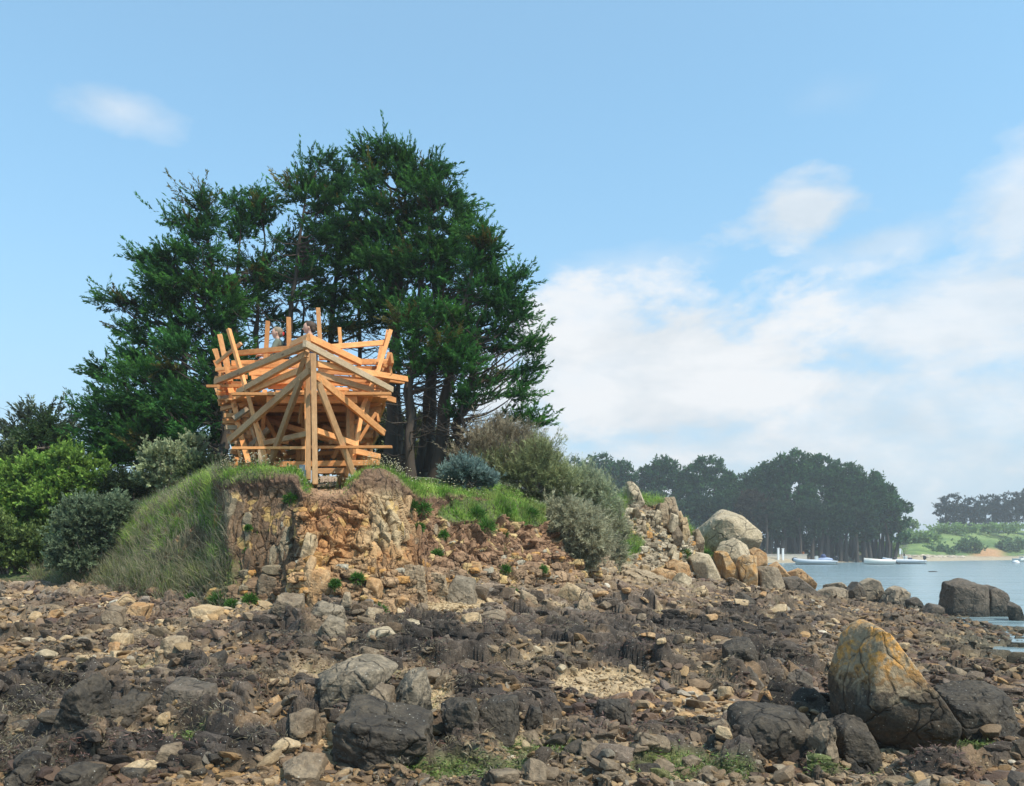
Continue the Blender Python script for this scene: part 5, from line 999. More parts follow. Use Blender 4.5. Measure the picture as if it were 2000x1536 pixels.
shrub([(165,1015,46,38),(150,1055,42,36),(215,1005,40,26),(180,1088,36,24),(215,1040,28,34),(150,1098,50,20),(120,1075,20,20)],15.4,'round blue-grey shrub on the bank above the left beach',GB,.05,.022,360,.20,N=34)
shrub([(330,905,50,28),(375,890,34,24),(300,925,36,24),(350,940,50,20)],16.2,'pale silvery green bush with upright tips left of the lookout',PG,.065,.035,110,.22,up=.9)
shrub([(415,915,28,14),(385,925,30,16)],15.6,'small green bush at the lookout base on the left',((.06,.09,.03),(.18,.22,.10)),.05,.03,40,.18)
shrub([(70,855,24,14),(110,865,26,14),(90,840,14,14)],20.5,'crown shoots under the spiky conifer at the far left',DG,.10,.03,30,.3)
shrub([(250,960,50,18),(300,960,30,14)],18.0,'dark low growth under the left end of the grove',((.02,.035,.018),(.045,.07,.03)),.07,.035,70,.25)
shrub([(640,890,80,34),(500,890,70,30),(760,890,60,34),(560,870,50,26)],25.5,'sunlit green thicket behind the timber lookout',((.08,.11,.04),(.20,.24,.09)),.10,.06,150,.42)
shrub([(800,860,40,44),(760,840,24,26),(850,880,40,30),(740,800,20,20)],25,'olive thicket glimpsed between the right trunks',((.07,.09,.035),(.17,.19,.08)),.10,.06,90,.4)
shrub([(420,800,40,20),(300,840,60,30),(250,800,26,16),(330,760,20,16)],23.5,'sunlit yellowish foliage glimpsed behind the low left cypress',((.10,.13,.04),(.24,.28,.08)),.10,.06,90,.35)
# spiky conifer at far left
cypress(85,900,22.5,(80,812),[(75,835,14,16),(50,850,22,8),(115,845,20,9),(90,865,36,12),(132,838,8,5),(35,845,12,4),(78,818,8,10)],'small spiky conifer with splayed shoots above the bushes at the far left',.1,dens=.8,rclump=.62,M=7,N=70,cin=(.04,.06,.035),ctip=(.13,.16,.10),group='x',L=.13,W=.035,name='conifer_tree')
# feathery tamarisk mass at the right of the headland
TB = ((.19,.155,.10),(.38,.32,.22)); TG = ((.15,.17,.08),(.36,.39,.19)); TS = ((.20,.23,.14),(.46,.49,.31))
shrub([(985,880,60,40),(940,900,40,34),(1030,900,40,30),(960,850,40,20)],18.4,'brown feathery leafless thicket under the long flat bough',TB,.10,.010,150,.36,M=10,N=30,up=.8,spread=.5,mat=ML)
shrub([(1050,905,36,34),(1030,930,50,30),(1080,920,20,20),(1090,945,26,18),(985,915,40,22)],18.0,'green-brown feathery tamarisk behind the blue-green shrub',TG,.09,.010,120,.32,M=10,N=34,up=.7,spread=.5,mat=ML)
shrub([(1100,965,60,36),(1150,950,40,24),(1170,985,30,40),(1060,965,40,30),(1075,935,30,20),(1110,995,40,26)],18.8,'olive feathery tamarisk at the right brow of the headland',TS,.09,.011,250,.30,M=10,N=36,up=.55,spread=.6,mat=ML)
shrub([(1120,1025,50,36),(1150,1055,40,36),(1100,1000,40,26),(1140,1085,28,18)],17.2,'hanging grey-brown tamarisk drooping over the right cliff edge',((.22,.21,.13),(.48,.46,.31)),.09,.010,190,.28,M=10,N=36,up=-.3,spread=.7,mat=ML)
shrub([(1190,1040,26,40),(1195,1085,22,26)],19.8,'dry grey-green feathery shrub left of the outcrop',((.19,.19,.12),(.38,.38,.25)),.09,.011,60,.26,M=10,N=30,up=.3,spread=.7,mat=ML)
shrub([(905,925,26,18),(930,936,20,12),(878,940,16,9),(952,944,14,7)],15.9,'blue-green sea shrub at the foot of the right trunks',((.10,.15,.13),(.24,.33,.30)),.06,.016,110,.20,up=.8,spread=.6,N=34)
shrub([(1345,985,0.1,0.1)],60,'x',DG,.1,.1,2,.1) if False else None
# ---- grass over the headland
def sample_hl(mask, n):
    ar = np.linalg.norm(np.cross(np.gradient(HV2, axis=1), np.gradient(HV2, axis=0)), axis=-1)*mask; p = ar.ravel(); idx = vr.choice(len(p), n, p=p/p.sum())
    i, j = np.unravel_index(idx, ar.shape); return HV2[i, j]+vr.normal(size=(n, 3))*.012, HNN[i, j], HPX2[i, j], HPY2[i, j], i, j
def blades(Pb, N_, Ls, w, cb, ct, bend=.5):
    n = len(Pb); fl = np.stack([fbm(Pb*2.1+k*7, 2, 95+k)-.5 for k in range(3)], -1)*1.1; d = nrm(UP*1.0+N_*.45*np.sign(N_[:, 2:3]+1e-6)+fl+vr.normal(size=(n, 3))*.32); d2 = nrm(d+vr.normal(size=(n, 3))*bend*.6-UP*.15); s = nrm(np.cross(d, vr.normal(size=(n, 3)))); L_ = Ls[:, None]; w_ = (w*vr.uniform(.7, 1.3, n))[:, None]
    V = np.stack([Pb-s*w_*.5, Pb+s*w_*.5, Pb+d*L_*.55+s*w_*.35, Pb+d*L_*.55+d2*L_*.45, Pb+d*L_*.55-s*w_*.35], 1)
    c = np.stack([cb, cb, (cb+ct)/2, ct, (cb+ct)/2], 1)
    k = np.arange(n)[:, None]*5; return V.reshape(-1, 3), np.concatenate([k+np.array([0, 1, 2, 4])]), k+np.array([4, 2, 3]), c.reshape(-1, 3)
vis = ((HPX2 > 60) & (HPX2 < 1400) & (HV2[..., 1] < 27))*1.0
gm_ = grass*vis*np.where(HV2[..., 1] > 17, .35, 1)*np.where(VT > .93, .5, 1)*(1-.7*((HPX2 < 240)))
Pb, Nb, gx, gy, ii, jj = sample_hl(gm_, 125000); nn = fbm(Pb*1.6, 3, 91); n3 = fbm(Pb*5., 2, 92)
Nb = np.where(Nb[:, 2:3] < 0, -Nb, Nb)
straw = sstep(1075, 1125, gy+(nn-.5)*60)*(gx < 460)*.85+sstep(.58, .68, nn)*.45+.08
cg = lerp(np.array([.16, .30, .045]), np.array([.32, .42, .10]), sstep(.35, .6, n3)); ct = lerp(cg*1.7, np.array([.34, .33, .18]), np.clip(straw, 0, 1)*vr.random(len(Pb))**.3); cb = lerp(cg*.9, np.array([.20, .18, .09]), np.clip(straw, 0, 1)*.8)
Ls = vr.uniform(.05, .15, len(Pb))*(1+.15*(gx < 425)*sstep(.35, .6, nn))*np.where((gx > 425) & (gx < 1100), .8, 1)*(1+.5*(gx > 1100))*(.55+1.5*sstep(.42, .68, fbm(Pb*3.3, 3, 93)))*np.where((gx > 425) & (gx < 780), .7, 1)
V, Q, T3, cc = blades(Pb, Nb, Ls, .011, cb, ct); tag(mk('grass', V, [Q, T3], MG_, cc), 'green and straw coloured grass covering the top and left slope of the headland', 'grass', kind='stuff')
i2 = vr.permutation(len(Pb))[:30000]; i2 = i2[(gx[i2] < 450) | (gx[i2] > 1080) | (vr.random(len(i2)) < .3)]; pb2 = Pb[i2]+UP*(vr.uniform(0, .10, len(i2)))[:, None]; f2_ = vr.random((len(i2), 1))
V, Fq, cc = kites(pb2, nrm(vr.normal(size=(len(i2), 3))+UP*.5+Nb[i2]*.5), vr.uniform(.03, .075, len(i2)), .024, lerp(np.array([.07, .13, .03]), np.array([.22, .27, .09]), f2_), None); cc = np.where(np.repeat(vr.random((len(i2), 1)) < .12, 4, 0), np.array([[.20, .13, .07]]), cc)
tag(mk('bank_weeds', V, Fq, MLB, cc), 'small leafy weeds mixed into the grass of the bank', 'weeds', kind='stuff')
# dry grass at the foot of the left slope
mk2 = vis*sstep(.3, .7, ell(HPX2, HPY2, [(330,1110,110,45),(250,1085,60,50),(400,1120,50,25)])+.5)*(HPX2 < 450)
Pb, Nb, gx, gy, ii, jj = sample_hl(mk2, 40000); Nb = np.where(Nb[:, 2:3] < 0, -Nb, Nb); gk = vr.random(len(Pb))[:, None]
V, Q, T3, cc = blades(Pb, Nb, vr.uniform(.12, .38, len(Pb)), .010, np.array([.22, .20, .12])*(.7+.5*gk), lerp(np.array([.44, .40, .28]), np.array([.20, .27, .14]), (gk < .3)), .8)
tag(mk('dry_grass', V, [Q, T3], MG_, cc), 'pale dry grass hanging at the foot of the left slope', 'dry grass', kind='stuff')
# daisies: white heads over the rim
mkf = vis*sstep(.2, .6, ell(HPX2, HPY2, [(480,922,50,14),(760,920,60,14),(900,950,110,16),(830,940,60,14),(290,968,50,14),(990,950,30,12)])+.3)*(VT > .76)*(HV2[..., 1] < 17)
Pb, Nb, gx, gy, ii, jj = sample_hl(mkf, 1500); hgt = vr.uniform(.10, .28, len(Pb)); hd_ = Pb+UP*hgt[:, None]+vr.normal(size=(len(Pb), 3))*.03
V1, F1, c1 = kites(Pb, nrm(hd_-Pb), hgt, .006, np.array([.12, .16, .05])); k1 = len(V1)
rad_ = vr.uniform(.008, .016, len(Pb))[:, None, None]; oc = np.array([[1,0,0],[0,1,0],[-1,0,0],[0,-1,0],[0,0,.6],[0,0,-.4]]); V2 = (hd_[:, None]+oc[None]*rad_).reshape(-1, 3)
tt_ = np.array([[0,1,4],[1,2,4],[2,3,4],[3,0,4],[1,0,5],[2,1,5],[3,2,5],[0,3,5]]); T2 = (np.arange(len(Pb))[:, None, None]*6+tt_[None]).reshape(-1, 3)+k1
c2 = np.repeat(lerp(np.array([.75, .72, .62]), np.array([.62, .55, .30]), vr.random(len(Pb))[:, None]), 6, 0)
tag(mk('wild_flowers', np.r_[V1, V2], [F1, T2], MG_, np.r_[c1, c2]), 'small cream wild flowers on thin stalks along the headland rim', 'flowers', kind='stuff')
# green tufts on rock
def tuft(px, py, r, label, n=420, col=((.04,.10,.02),(.12,.27,.05)), hang=0.):
    p, nn_ = hl_at(px, py+r*.5); Y_ = p[1]; m_ = r*Y_/F; T = thing('samphire_tuft' if hang == 0 else 'hanging_tuft', p, label, 'plant', 'green tufts growing on the cliff and its foot')
    u = nrm(vr.normal(size=(n, 3))*np.array([1, .7, .7])+UP*(.6-hang)); pb = u*vr.uniform(.1, .8, (n, 1))*m_*.8+np.array([0, -.03, m_*.15]); d = nrm(u+vr.normal(size=(n, 3))*.4-UP*hang*.5)
    f = vr.random((n, 1)); V, Fq, cc = kites(pb, d, m_*vr.uniform(.35, .7, n), .012, np.array(col[0])*(.7+.6*f), np.array(col[1])*(.7+.6*f)); mk('foliage', V, Fq, MLB, cc, T)
    S = Acc()
    for k in range(7): V, Fq = tube(np.array([[0, 0, -.03], u[k]*m_*.6]), (.006, .003), 4); S.add(V, Fq)
    S.build('stems', MTW, T)
TF = [(373,1166,17,'small round green tuft left of the big tuft pair at the left cliff foot'),(428,1168,24,'biggest green tuft at the left cliff foot'),(455,1180,16,'green tuft touching the right side of the biggest one'),(490,1170,18,'upright green tuft furthest right at the left cliff foot'),(345,1172,12,'tiny green tuft at the end of the dry grass'),(518,1130,11,'green tuft on the brown rock at the shaded cliff foot'),(565,972,16,'round green tuft clinging under the turf between shaded and sunlit cliff'),
 (795,985,18,'dark green tuft at the top of the pale upright slabs'),(828,990,22,'bright green tuft hanging right of the pale slabs'),(818,1028,14,'green tuft halfway down the red rock right of the slabs'),(856,1080,15,'narrow green tuft low on the red slope'),(930,1000,22,'broad green patch under the grassy brow'),(945,1025,24,'soft green clump in the middle of the red slope'),(990,1000,20,'green clump at the right of the red slope'),(1035,1000,18,'green clump below the tamarisk edge'),(985,1040,14,'little green tuft on the bare red soil'),
 (740,1187,20,'green tuft on grey stones below the cliff centre'),(700,1127,16,'flat green tuft on the rubble below the sunlit cliff'),(655,1138,14,'dark green tuft beside the tall leaning block'),(930,1105,14,'green tuft beside the orange flat block'),(985,1110,14,'green tuft before the lilac-grey boulder'),(1055,1110,12,'green tuft at the slope foot under the tamarisk'),(1000,1152,12,'green tuft between the grey slabs on the foreshore'),(915,1150,12,'green tuft among the grey blocks right of centre'),
 (1215,1068,26,'bright green grassy tuft at the left of the outcrop'),(1338,1078,15,'green tuft on the rocks below the outcrop'),(1378,1078,12,'small round green tuft under the huge pale boulder'),(1280,1008,10,'moss green tuft on top of the outcrop'),(490,1030,9,'tiny green tuft on the shaded face'),(480,1075,9,'little green tuft low on the shaded face'),(170,1140,10,'green tuft by the stones at the bottom of the left bank'),(1130,1010,16,'green tuft under the tamarisk stems'),(868,1042,12,'green tuft on the red rock, mid height')]
for (a, b_, c, d) in TF: tuft(a, b_, c, d)
# ------------------------------------------------------------------ far shore across the bay
fr_ = np.random.default_rng(5)
fpx = np.linspace(300, 3400, 520); fY0 = np.interp(fpx, [300, 1100, 1500, 1700, 2000, 3400], [150, 150, 152, 165, 215, 300])
rows = [(-8, -.9, -.9), (0, -.33, -.33), (5, .15, .25), (9, .9, .6), (13, 1.3, 1.2), (22, 1.9, 2.6), (34, 2.4, 5.2), (50, 2.6, 7.6), (62, 2.6, 8.6), (80, 2.6, 8.8), (140, 3, 9), (400, 3, 9)]
hillw = sstep(1690, 1860, fpx); FV = []
for d_, zl, zr in rows:
    Yr_ = fY0+d_; z_ = zl*(1-hillw)+zr*hillw; z_ = z_+(fbm(np.stack([fpx*.03, Yr_*.05, 0*fpx], -1), 3, 7)-.5)*np.clip(d_/20, 0, 1)*1.6; FV.append(np.stack([(fpx-1000)/F*Yr_, Yr_, z_], -1))
FV = np.array(FV)
# refine rows
rr2 = np.linspace(0, len(rows)-1, 110); FV = np.stack([np.stack([np.interp(rr2, np.arange(len(rows)), FV[:, j, k]) for j in range(len(fpx))], 1) for k in range(3)], -1)
nf_ = fbm(FV*np.array([.25, .25, .25]), 4, 8); dd = FV[..., 1]-fY0[None]; FV[..., 2] += (nf_-.5)*sstep(9, 16, dd)*1.4
sand = np.array([.40, .33, .23]); fg = lerp(np.array([.09, .15, .045]), np.array([.18, .25, .08]), sstep(.35, .6, nf_)); FC = lerp(np.broadcast_to(sand, FV.shape), fg, sstep(8, 12, dd+(nf_-.5)*6))
FC = lerp(FC, np.array([.30, .25, .17]), (sstep(6, 8, dd)*sstep(12, 10, dd)*(nf_ > .5))); FC = lerp(FC, np.array([.42, .24, .12]), np.exp(-((fpx[None]-1930)/32)**4)*sstep(8, 10, dd)*sstep(26, 20, dd))
FC = lerp(FC, np.array([.07, .07, .04]), (hillw[None] < .5)*sstep(14, 20, dd)*.7)
mk('far_shore', FV, gridf(*FV.shape[:2]), groundmat('far_ground', .9, 2., .3, .1, speck=False), FC.reshape(-1, 3))['kind'] = 'structure'
def fz(px, Y):
    j = int(np.argmin(np.abs(fpx-px))); return float(np.interp(Y, FV[:, j, 1], FV[:, j, 2]))
def far_pine(px, top, hw, Y, label, bot=1040, group='pines on the far side of the bay', dens=1., col=((.024,.066,.028),(.060,.145,.048)), lobes=None, stems=2, cat='tree'):
    z0 = fz(px, Y); base = np.array([(px-1000)/F*Y, Y, z0]); T = thing('pine_tree', base, label, cat, group); A = Acc()
    tz = CAMZ+(HOR-top)/F*Y
    for k in range(stems):
        dx = (k-(stems-1)/2)*hw*.5*Y/F+fr_.normal()*.4; p = np.array([[dx, 0, -.5], [dx*1.2+fr_.normal()*.5, 0, (tz-z0)*.45], [dx*1.6, 0, (tz-z0)*.85]]); V, Fq = tube(p, (.42, .32, .12), 6); A.add(V, Fq)
    A.build('trunk', MBK, T, True); m_ = Y/F
    L = lobes or [(px-hw*.45, top+18+hw*.25, hw*.55, 16), (px+hw*.4, top+22+hw*.3, hw*.6, 16), (px, top+14, hw*.62, 14), (px, (top+bot)/2+8, hw*.9, (bot-top)*.32)]
    Cs, Os = [], []
    for (lx, ly, rx, ry) in L:
        k = max(4, int(dens*rx*ry/11)); u = nrm(fr_.normal(size=(k, 3))); Cs.append(P(lx, ly, Y)+u*fr_.uniform(.5, 1, (k, 1))**.5*np.array([rx*m_, rx*m_*.8, ry*m_])); Os.append(u)
    C = np.concatenate(Cs); O = np.concatenate(Os); V, Fq, cc = sprays(C, .85*fr_.uniform(.7, 1.3, len(C)), O, 6, 7, .62, .30, col[0], col[1], .4, .9, .7, .35); mk('crown', V-base, Fq, ML, cc, T)
FP = [(1122,900,30,185,'leftmost pine of the far wood, just above the tamarisk'),(1172,892,42,180,'broad pine second from the left in the far wood'),(1215,905,26,176,'narrow pine between the standing stone and the broad left pine'),(1262,914,26,178,'low pine with a small spire behind the outcrop'),(1300,898,34,176,'pine with a split crown above the outcrop cap'),(1338,918,26,184,'pine filling the dip left of the domed one'),(1383,898,44,174,'domed pine standing alone against the sky left of the huge boulder'),(1432,930,34,178,'low pine on the right shoulder of the domed one'),(1475,920,22,172,'small bushy-topped pine in the gap before the big stand'),
 (1510,905,34,172,'left flank pine of the big stand'),(1550,886,44,170,'tallest pine of the far wood'),(1602,894,44,172,'second summit pine, right of the tallest'),(1650,908,42,170,'pine where the crown line starts to fall to the right'),(1695,926,40,168,'rounded pine on the falling right side of the big stand'),(1728,950,28,167,'pine second from the right end of the big stand')]
for (a, b_, c, d, e) in FP: far_pine(a, b_, c, d, e, dens=1.3)
far_pine(1745,975,20,166,'rightmost pine with wind-blown flat boughs over the green bank',lobes=[(1740,985,22,10),(1760,1000,14,5),(1755,1020,20,6),(1770,992,8,3),(1735,1030,26,10),(1768,1028,8,3),(1750,1050,18,8)],dens=1.5,stems=1)
for k, (a, b_, c, d, e) in enumerate([(1415,968,36,166,'dark understorey tree above the huge pale boulder'),(1470,965,36,164,'brown-tinged tree in the middle of the far wood'),(1525,985,34,163,'dark tree above the two white posts'),(1580,985,36,163,'dark tree behind the left moored boat'),(1640,990,34,163,'dark tree behind the middle of the beach'),(1360,975,36,168,'dark tree behind the top of the outcrop'),(1690,1000,26,163,'dark tree near the right end of the wood'),(1290,965,40,170,'dark tree behind the capping block'),(1225,960,36,170,'dark tree behind the standing stone')]):
    far_pine(a, b_, c, d, e, bot=1058, dens=1.1, col=((.02,.045,.024),(.05,.095,.042)) if 'brown' not in e else ((.035,.03,.02),(.075,.062,.035)), group='understorey trees of the far wood', stems=3)
# more stems under the wood
for k in range(26):
    px = 1495+k*9.6+fr_.normal()*2; Y = fr_.uniform(161, 172); z0 = fz(px, Y); p = np.array([[0, 0, -.4], [fr_.normal()*.3, 0, 4], [fr_.normal()*.5, 0, 8.5]])
    o = thing('pine_tree', ((px-1000)/F*Y, Y, z0), f'slim pine stem, {["first","second","third","fourth","fifth","sixth","seventh","eighth","ninth","tenth","eleventh","twelfth","thirteenth","fourteenth","fifteenth","sixteenth","seventeenth","eighteenth","nineteenth","twentieth","twenty-first","twenty-second","twenty-third","twenty-fourth","twenty-fifth","twenty-sixth"][k]} from the left under the far wood', 'tree', 'slim stems under the far wood')
    V, Fq = tube(p, (.30, .26, .16), 6); mk('trunk', V, Fq, MBK, None, o, True); u = nrm(fr_.normal(size=(16, 3))); V, Fq, cc = sprays(u*1.6+np.array([0, 0, 8.6]), .8, u, 6, 7, .6, .3, (.018,.03,.02), (.035,.06,.03)); mk('crown', V, Fq, ML, cc, o)
for (a, b_, c, d, e) in [(1858,966,26,262,'leftmost cypress on the far green bank'),(1895,974,24,262,'second cypress from the left on the far green bank'),(1932,966,28,265,'third cypress from the left on the far green bank'),(1975,962,30,262,'cypress near the right picture edge on the far bank'),(2020,952,34,262,'cypress cut by the right picture edge on the far bank')]:
    far_pine(a, b_, c, d, e, bot=1024, group='cypresses on the far green bank', dens=1.9, col=((.025,.035,.028),(.05,.065,.045)), lobes=[(a, b_+12, c*.6, 9), (a-c*.4, b_+26, c*.7, 9), (a+c*.4, b_+30, c*.8, 10), (a, b_+42, c*1.1, 16)])
# hedge bushes on the far bank
for k, (a, y_, rx, ry, Y, e, cl) in enumerate([(1725,1078,26,10,172,'low green bush at the right foot of the far wood',0),(1790,1052,44,8,215,'pale green scrub on the slope behind the moored boats',0),(1860,1036,50,5,240,'bright hedge along the crest of the far bank on the left',0),(1950,1034,60,5,250,'bright hedge along the crest of the far bank on the right',0),(1830,1080,34,7,205,'dark green scrub at the foot of the far bank',1),(1893,1070,22,11,215,'rounded dark bush beside the bare orange earth',1),(1975,1068,30,8,232,'grey-green scrub right of the bare orange earth',1),(1770,1028,20,8,240,'small pale bushes in the gap between wood and bank',0)]):
    shrub([(a, y_, rx, ry)], Y, e, ((.13,.22,.07),(.29,.40,.13)) if cl == 0 else ((.08,.14,.06),(.17,.26,.11)), .7, .4, int(rx*ry/5)+20, 1.2, M=5, N=7, name='bush', stems=2)
shrub([(1520,1068,60,14),(1610,1068,60,14),(1690,1070,40,12)],178,'dark undergrowth between the stems of the far wood',((.03,.06,.03),(.07,.12,.05)),.7,.4,160,1.3,M=5,N=7,name='bush',stems=2)
# sea wall, white posts
MSW = plain('sea_wall_stone', (.48, .44, .38), .9, .25, 2)
def boxm(name, lo, hi, mat, parent=None, off=None):
    bm = bmesh.new(); bmesh.ops.create_cube(bm, size=1); lo = np.array(lo, float); hi = np.array(hi, float); bmesh.ops.scale(bm, vec=tuple(hi-lo), verts=bm.verts); bmesh.ops.translate(bm, vec=tuple((lo+hi)/2), verts=bm.verts); bmesh.ops.bevel(bm, geom=bm.edges[:], offset=(hi-lo).min()*.12, segments=2, affect='EDGES')
    me = bpy.data.meshes.new(name); bm.to_mesh(me); bm.free(); me.materials.append(mat); o = bpy.data.objects.new(name, me); scene.collection.objects.link(o); o.parent = parent; return o
a = P(1380, 1090, 160); w_ = thing('sea_wall', (a[0], 160, .2), 'low pale stone sea wall along the far beach behind the boulders', 'wall')
boxm('wall', (0, 0, -.4), (20, .5, 1.0), MSW, w_); boxm('coping', (-.1, -.06, 1.003), (20.1, .56, 1.14), MSW, w_)
MWP = plain('white_paint', (.80, .80, .80), .5, .04)
for px, s in ((1520, 'left'), (1529, 'right')):
    p = P(px, 1084, 158); o = thing('gate_post', (p[0], 158, fz(px, 158)), f'{s} of two white posts in front of the far wood', 'post'); boxm('post', (-.19, -.19, -.1), (.19, .19, 2.2), MWP, o); boxm('cap', (-.24, -.24, 2.203), (.24, .24, 2.32), MWP, o)
# beach stones in a line
for k, (x0, x1, lb) in enumerate([(1560, 1660, 'scattered pale stones under the wood'), (1760, 1880, 'rubble along the foot of the far bank')]):
    A = Acc()
    for _ in range(110):
        px = fr_.uniform(x0, x1); j = int(np.argmin(np.abs(fpx-px))); Y = fY0[j]+fr_.uniform(6, 10); V, T3 = VAR[fr_.integers(24)]; s = fr_.uniform(.15, .5); A.add(V*np.array([s*1.5, s, s*.7])+np.array([(px-1000)/F*Y, Y, fz(px, Y)]), Ft=T3, col=np.array([.45, .38, .30])*fr_.uniform(.6, 1.3))
    tag(A.build('beach_rubble', MS), lb+' on the far beach', 'rubble', kind='stuff')
# ------------------------------------------------------------------ boats
def loft(sections, mat, name, parent, closed=False):
    V = np.array(sections, float); return mk(name, V, gridf(V.shape[0], V.shape[1], closed), mat, None, parent, True)
TUBE = plain('pale_grey_tube', (.45, .48, .52), .45, .06); HULLW = plain('white_gelcoat', (.60, .60, .56), .3, .04); NAVY = plain('navy_fabric', (.05, .07, .16), .7, .15); BLU = plain('blue_grey_cover', (.30, .36, .52), .7, .1); BLKP = plain('black_plastic', (.02, .02, .025), .4, .1); ORG = plain('orange_vest', (.75, .22, .05), .7, .1)
def hull(parent, Ln, B, D_, mat, open_=True, name='hull'):
    S = []
    for i in range(13):
        x = i/12; w = B/2*min(1, (1-(x**3.2)))**.6 if x < 1 else 0.01; w = max(w, .01); kz = D_*.0+ .28*D_*x**3; sh = D_*(1+.35*x*x)
        pr = [(-w, sh), (-w*.97, sh*.55+kz*.3), (-w*.75, sh*.22+kz), (0, -0.02+kz), (w*.75, sh*.22+kz), (w*.97, sh*.55+kz*.3), (w, sh)]
        if open_: pr += [(w*.9, sh), (w*.8, sh*.4+kz), (0, sh*.32+kz), (-w*.8, sh*.4+kz), (-w*.9, sh)]
        S.append([(x*Ln-Ln/2, a_, b_) for a_, b_ in pr])
    o = loft(S, mat, name, parent, True)
    st = np.array(S[0]); mk('transom', st, np.array([list(range(7))]), mat, None, parent); return o
def outboard(parent, x, up=False, col=BLKP):
    o = None; A = Acc(); D_, T3 = ICO[3]; N, c = rand_planes(np.random.default_rng(4), 3, .95, 1); V = D_*polyrock(D_, N, c, 10)[:, None]
    A.add(V*np.array([.26, .19, .27])+np.array([x-.12, 0, 1.0]), Ft=T3); o = A.build('outboard_motor', col, parent, True)
    B = Acc(); B.add(*tube(np.array([[x-.1, 0, .9], [x-.16, 0, .2]] if not up else [[x-.1, 0, .75], [x-.85, 0, .25]]), (.10, .06), 8)); e = np.array([x-.16, 0, .1] if not up else [x-.9, 0, .2]); B.add(V*np.array([.2, .05, .08])+e, Ft=T3)
    for k in range(3): B.add(V*np.array([.02, .05, .13])@np.array(Matrix.Rotation(k*2.09, 3, 'X')).T+e+np.array([-.2, 0, 0]), Ft=T3)
    q = B.build('motor_leg', BLKP, o, True); return o
def rib(loc, rz, Ln, label, tubec, kind):
    T = thing('inflatable_boat', loc, label, 'boat', 'boats moored in the bay'); T.rotation_euler = (0, 0, rz); T.scale = (1, 1, 1.2); hull(T, Ln*.94, 1.5, .5, HULLW)
    pts = []
    for t in np.linspace(-1, 1, 41):
        a = abs(t); x = -Ln/2+(1-a)**.75*0 if False else Ln*(.5-(a**1.9))*1.0; y = math.copysign(.82*min(1, (a*2.2)**.6), t) if a > 0 else 0; x = Ln*.5-Ln*a**1.5; pts.append((x, y, .52+.30*(1-a)**3))
    V, Fq = tube(np.array(pts), np.r_[np.linspace(.08, .23, 5), np.full(31, .24), np.linspace(.23, .08, 5)], 12); mk('tube', V, Fq, tubec, None, T, True)
    c = boxm('console', (-.45, -.32, .45), (.05, .32, 1.25), HULLW, T); boxm('windscreen', (-.02, -.30, 1.253), (.03, .30, 1.55), BLKP, T); boxm('seat', (-1.25, -.30, .45), (-.75, .30, .98), NAVY if kind else BLU, T)
    outboard(T, -Ln*.5+.15)
    if kind == 0:
        A = Acc(); D_, T3 = ICO[3]; V = D_*(1+.15*(fbm(D_*2.5, 3, 3)-.5))[:, None]*np.array([1.25, .72, .30]); A.add(V+np.array([-1.55, 0, .78]), Ft=T3); A.build('cover', BLU, T, True); A = Acc(); A.add(V*np.array([.35, .6, 1.3])+np.array([-1.3, 0, 1.15]), Ft=T3); A.build('folded_canopy', NAVY, T, True)
        A = Acc(); A.add(D_*np.array([.5, .3, .32])+np.array([Ln*.5-.15, 0, .78]), Ft=T3); A.build('bow_cover', BLKP, T, True)
    else:
        for s in (-.55, .55): V, Fq = tube(np.array([[.3, s, .6], [.55, s, 2.0], [.62, 0, 2.35]]), (.035, .035, .03), 6); mk('frame_tube', V, Fq, HULLW, None, T, True)
        boxm('pennant', (.5, -.02, 1.5), (.8, .02, 2.3), MWP, T)
    return T
def wl(px, Y): return ((px-1000)/F*Y, Y, SEA-.10)
rib(wl(1592, 130), math.pi-.12, 6.6, 'grey inflatable boat with blue cover moored nearest the boulders', TUBE, 0)
rib(wl(1766, 138), math.pi-.1, 6.8, 'grey inflatable boat with steel arch moored behind the plain white boat', TUBE, 1)
T = thing('open_boat', wl(1716, 131), 'plain white open boat with its black motor tilted up', 'boat', 'boats moored in the bay'); T.rotation_euler = (0, 0, math.pi+.05); T.scale = (1, 1, 1.05); hull(T, 4.9, 1.7, .85, HULLW); boxm('thwart', (-.6, -.7, .5), (-.3, .7, .56), HULLW, T); outboard(T, -2.45, True)
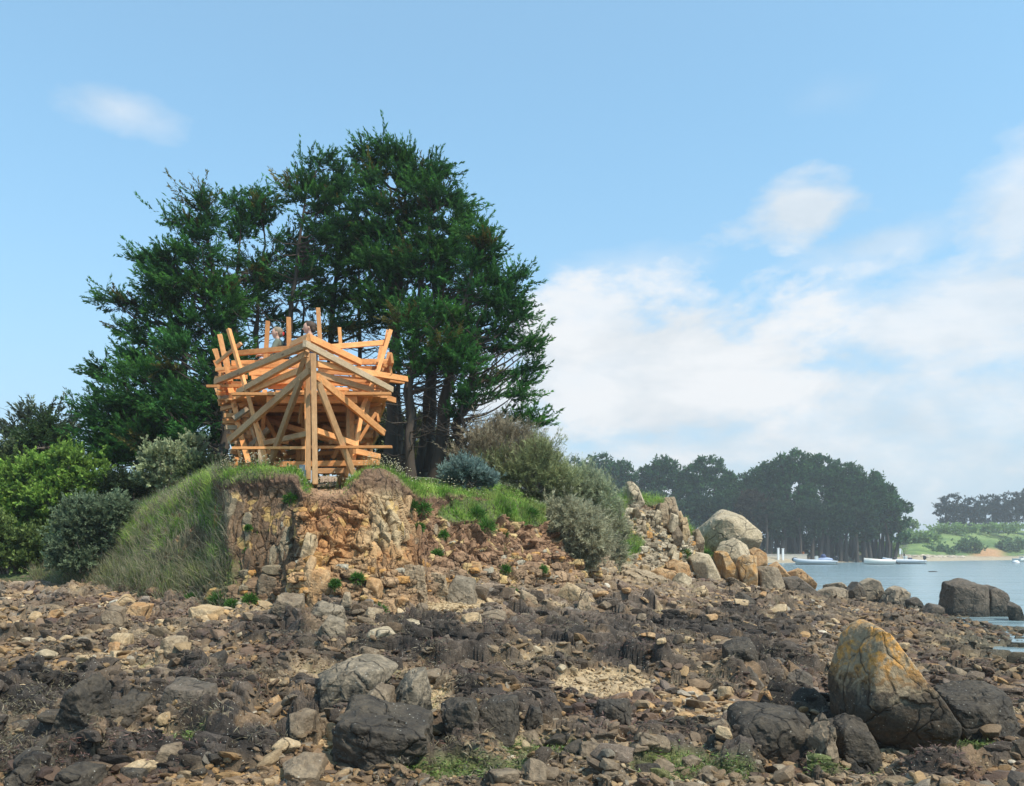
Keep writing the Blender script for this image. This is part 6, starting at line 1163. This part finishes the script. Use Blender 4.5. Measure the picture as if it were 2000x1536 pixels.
T = thing('sailing_dinghy', wl(1999, 175), 'white sailing boat with a mast cut by the right picture edge', 'boat', 'boats moored in the bay'); T.rotation_euler = (0, 0, .5); hull(T, 5.4, 1.9, .8, HULLW); V, Fq = tube(np.array([[.3, 0, .5], [.45, 0, 8.6]]), (.075, .05), 8); mk('mast', V, Fq, HULLW, None, T, True); boxm('coachroof', (-.9, -.5, .86), (.9, .5, 1.2), HULLW, T); V, Fq = tube(np.array([[.3, 0, 1.6], [-2.2, 0, 1.5]]), (.05, .05), 8); mk('boom', V, Fq, NAVY, None, T, True)
D_, T3 = ICO[3]
bu = thing('mooring_buoy', wl(1984, 150), 'white mooring buoy with a brown waterline floating near the right edge', 'buoy'); mk('float', D_*np.array([.62, .62, .42])+np.array([0, 0, .22]), T3, MWP, None, bu, True); mk('skirt', D_*np.array([.66, .66, .16])+np.array([0, 0, .08]), T3, plain('rusty_skirt', (.40, .18, .08)), None, bu, True)
# people on the far beach
SW = plain('white_shirt', (.72, .72, .72), .8)
for k, (px, dY, sh, lb, rz) in enumerate([(1581, 9, SW, 'distant person in a white shirt above the left moored boat on the beach', 0.5), (1569, 7, ORG, 'distant person in orange on the beach left of the white-shirted one', 1.5), (1665, 7, SW, 'distant person in white on the beach between the moored boats', 3.0), (1676, 6, SW, 'distant person in white next to the one between the boats', 4.), (1562, 9, G2, 'distant person in dark clothes at the left end of the far beach', 2.)]):
    j = int(np.argmin(np.abs(fpx-px))); Y = fY0[j]+dY; person(((px-1000)/F*Y, Y, fz(px, Y)), 1.72, rz, lb, sh, DK, HN2, 'hang', None, 'people on the far beach', vx=.02)
# ------------------------------------------------------------------ haze
mh, t, b, o = newmat('haze_air'); t.nodes.remove(b); pv = nd(t, 'ShaderNodeVolumePrincipled'); pv.inputs['Density'].default_value = .00085; pv.inputs['Color'].default_value = (.93, .97, 1.0, 1); pv.inputs['Anisotropy'].default_value = .2
t.links.new(pv.outputs[0], o.inputs['Volume'])
bm = bmesh.new(); bmesh.ops.create_cube(bm, size=1); me = bpy.data.meshes.new('haze'); bm.to_mesh(me); bm.free(); me.materials.append(mh)
hz = bpy.data.objects.new('haze', me); scene.collection.objects.link(hz); hz.scale = (5060, 2860, 29); hz.location = (0, 2860/2-320, 29/2-2.7); hz['kind'] = 'stuff'; hz['label'] = 'thin pale sea haze that softens the far shore'
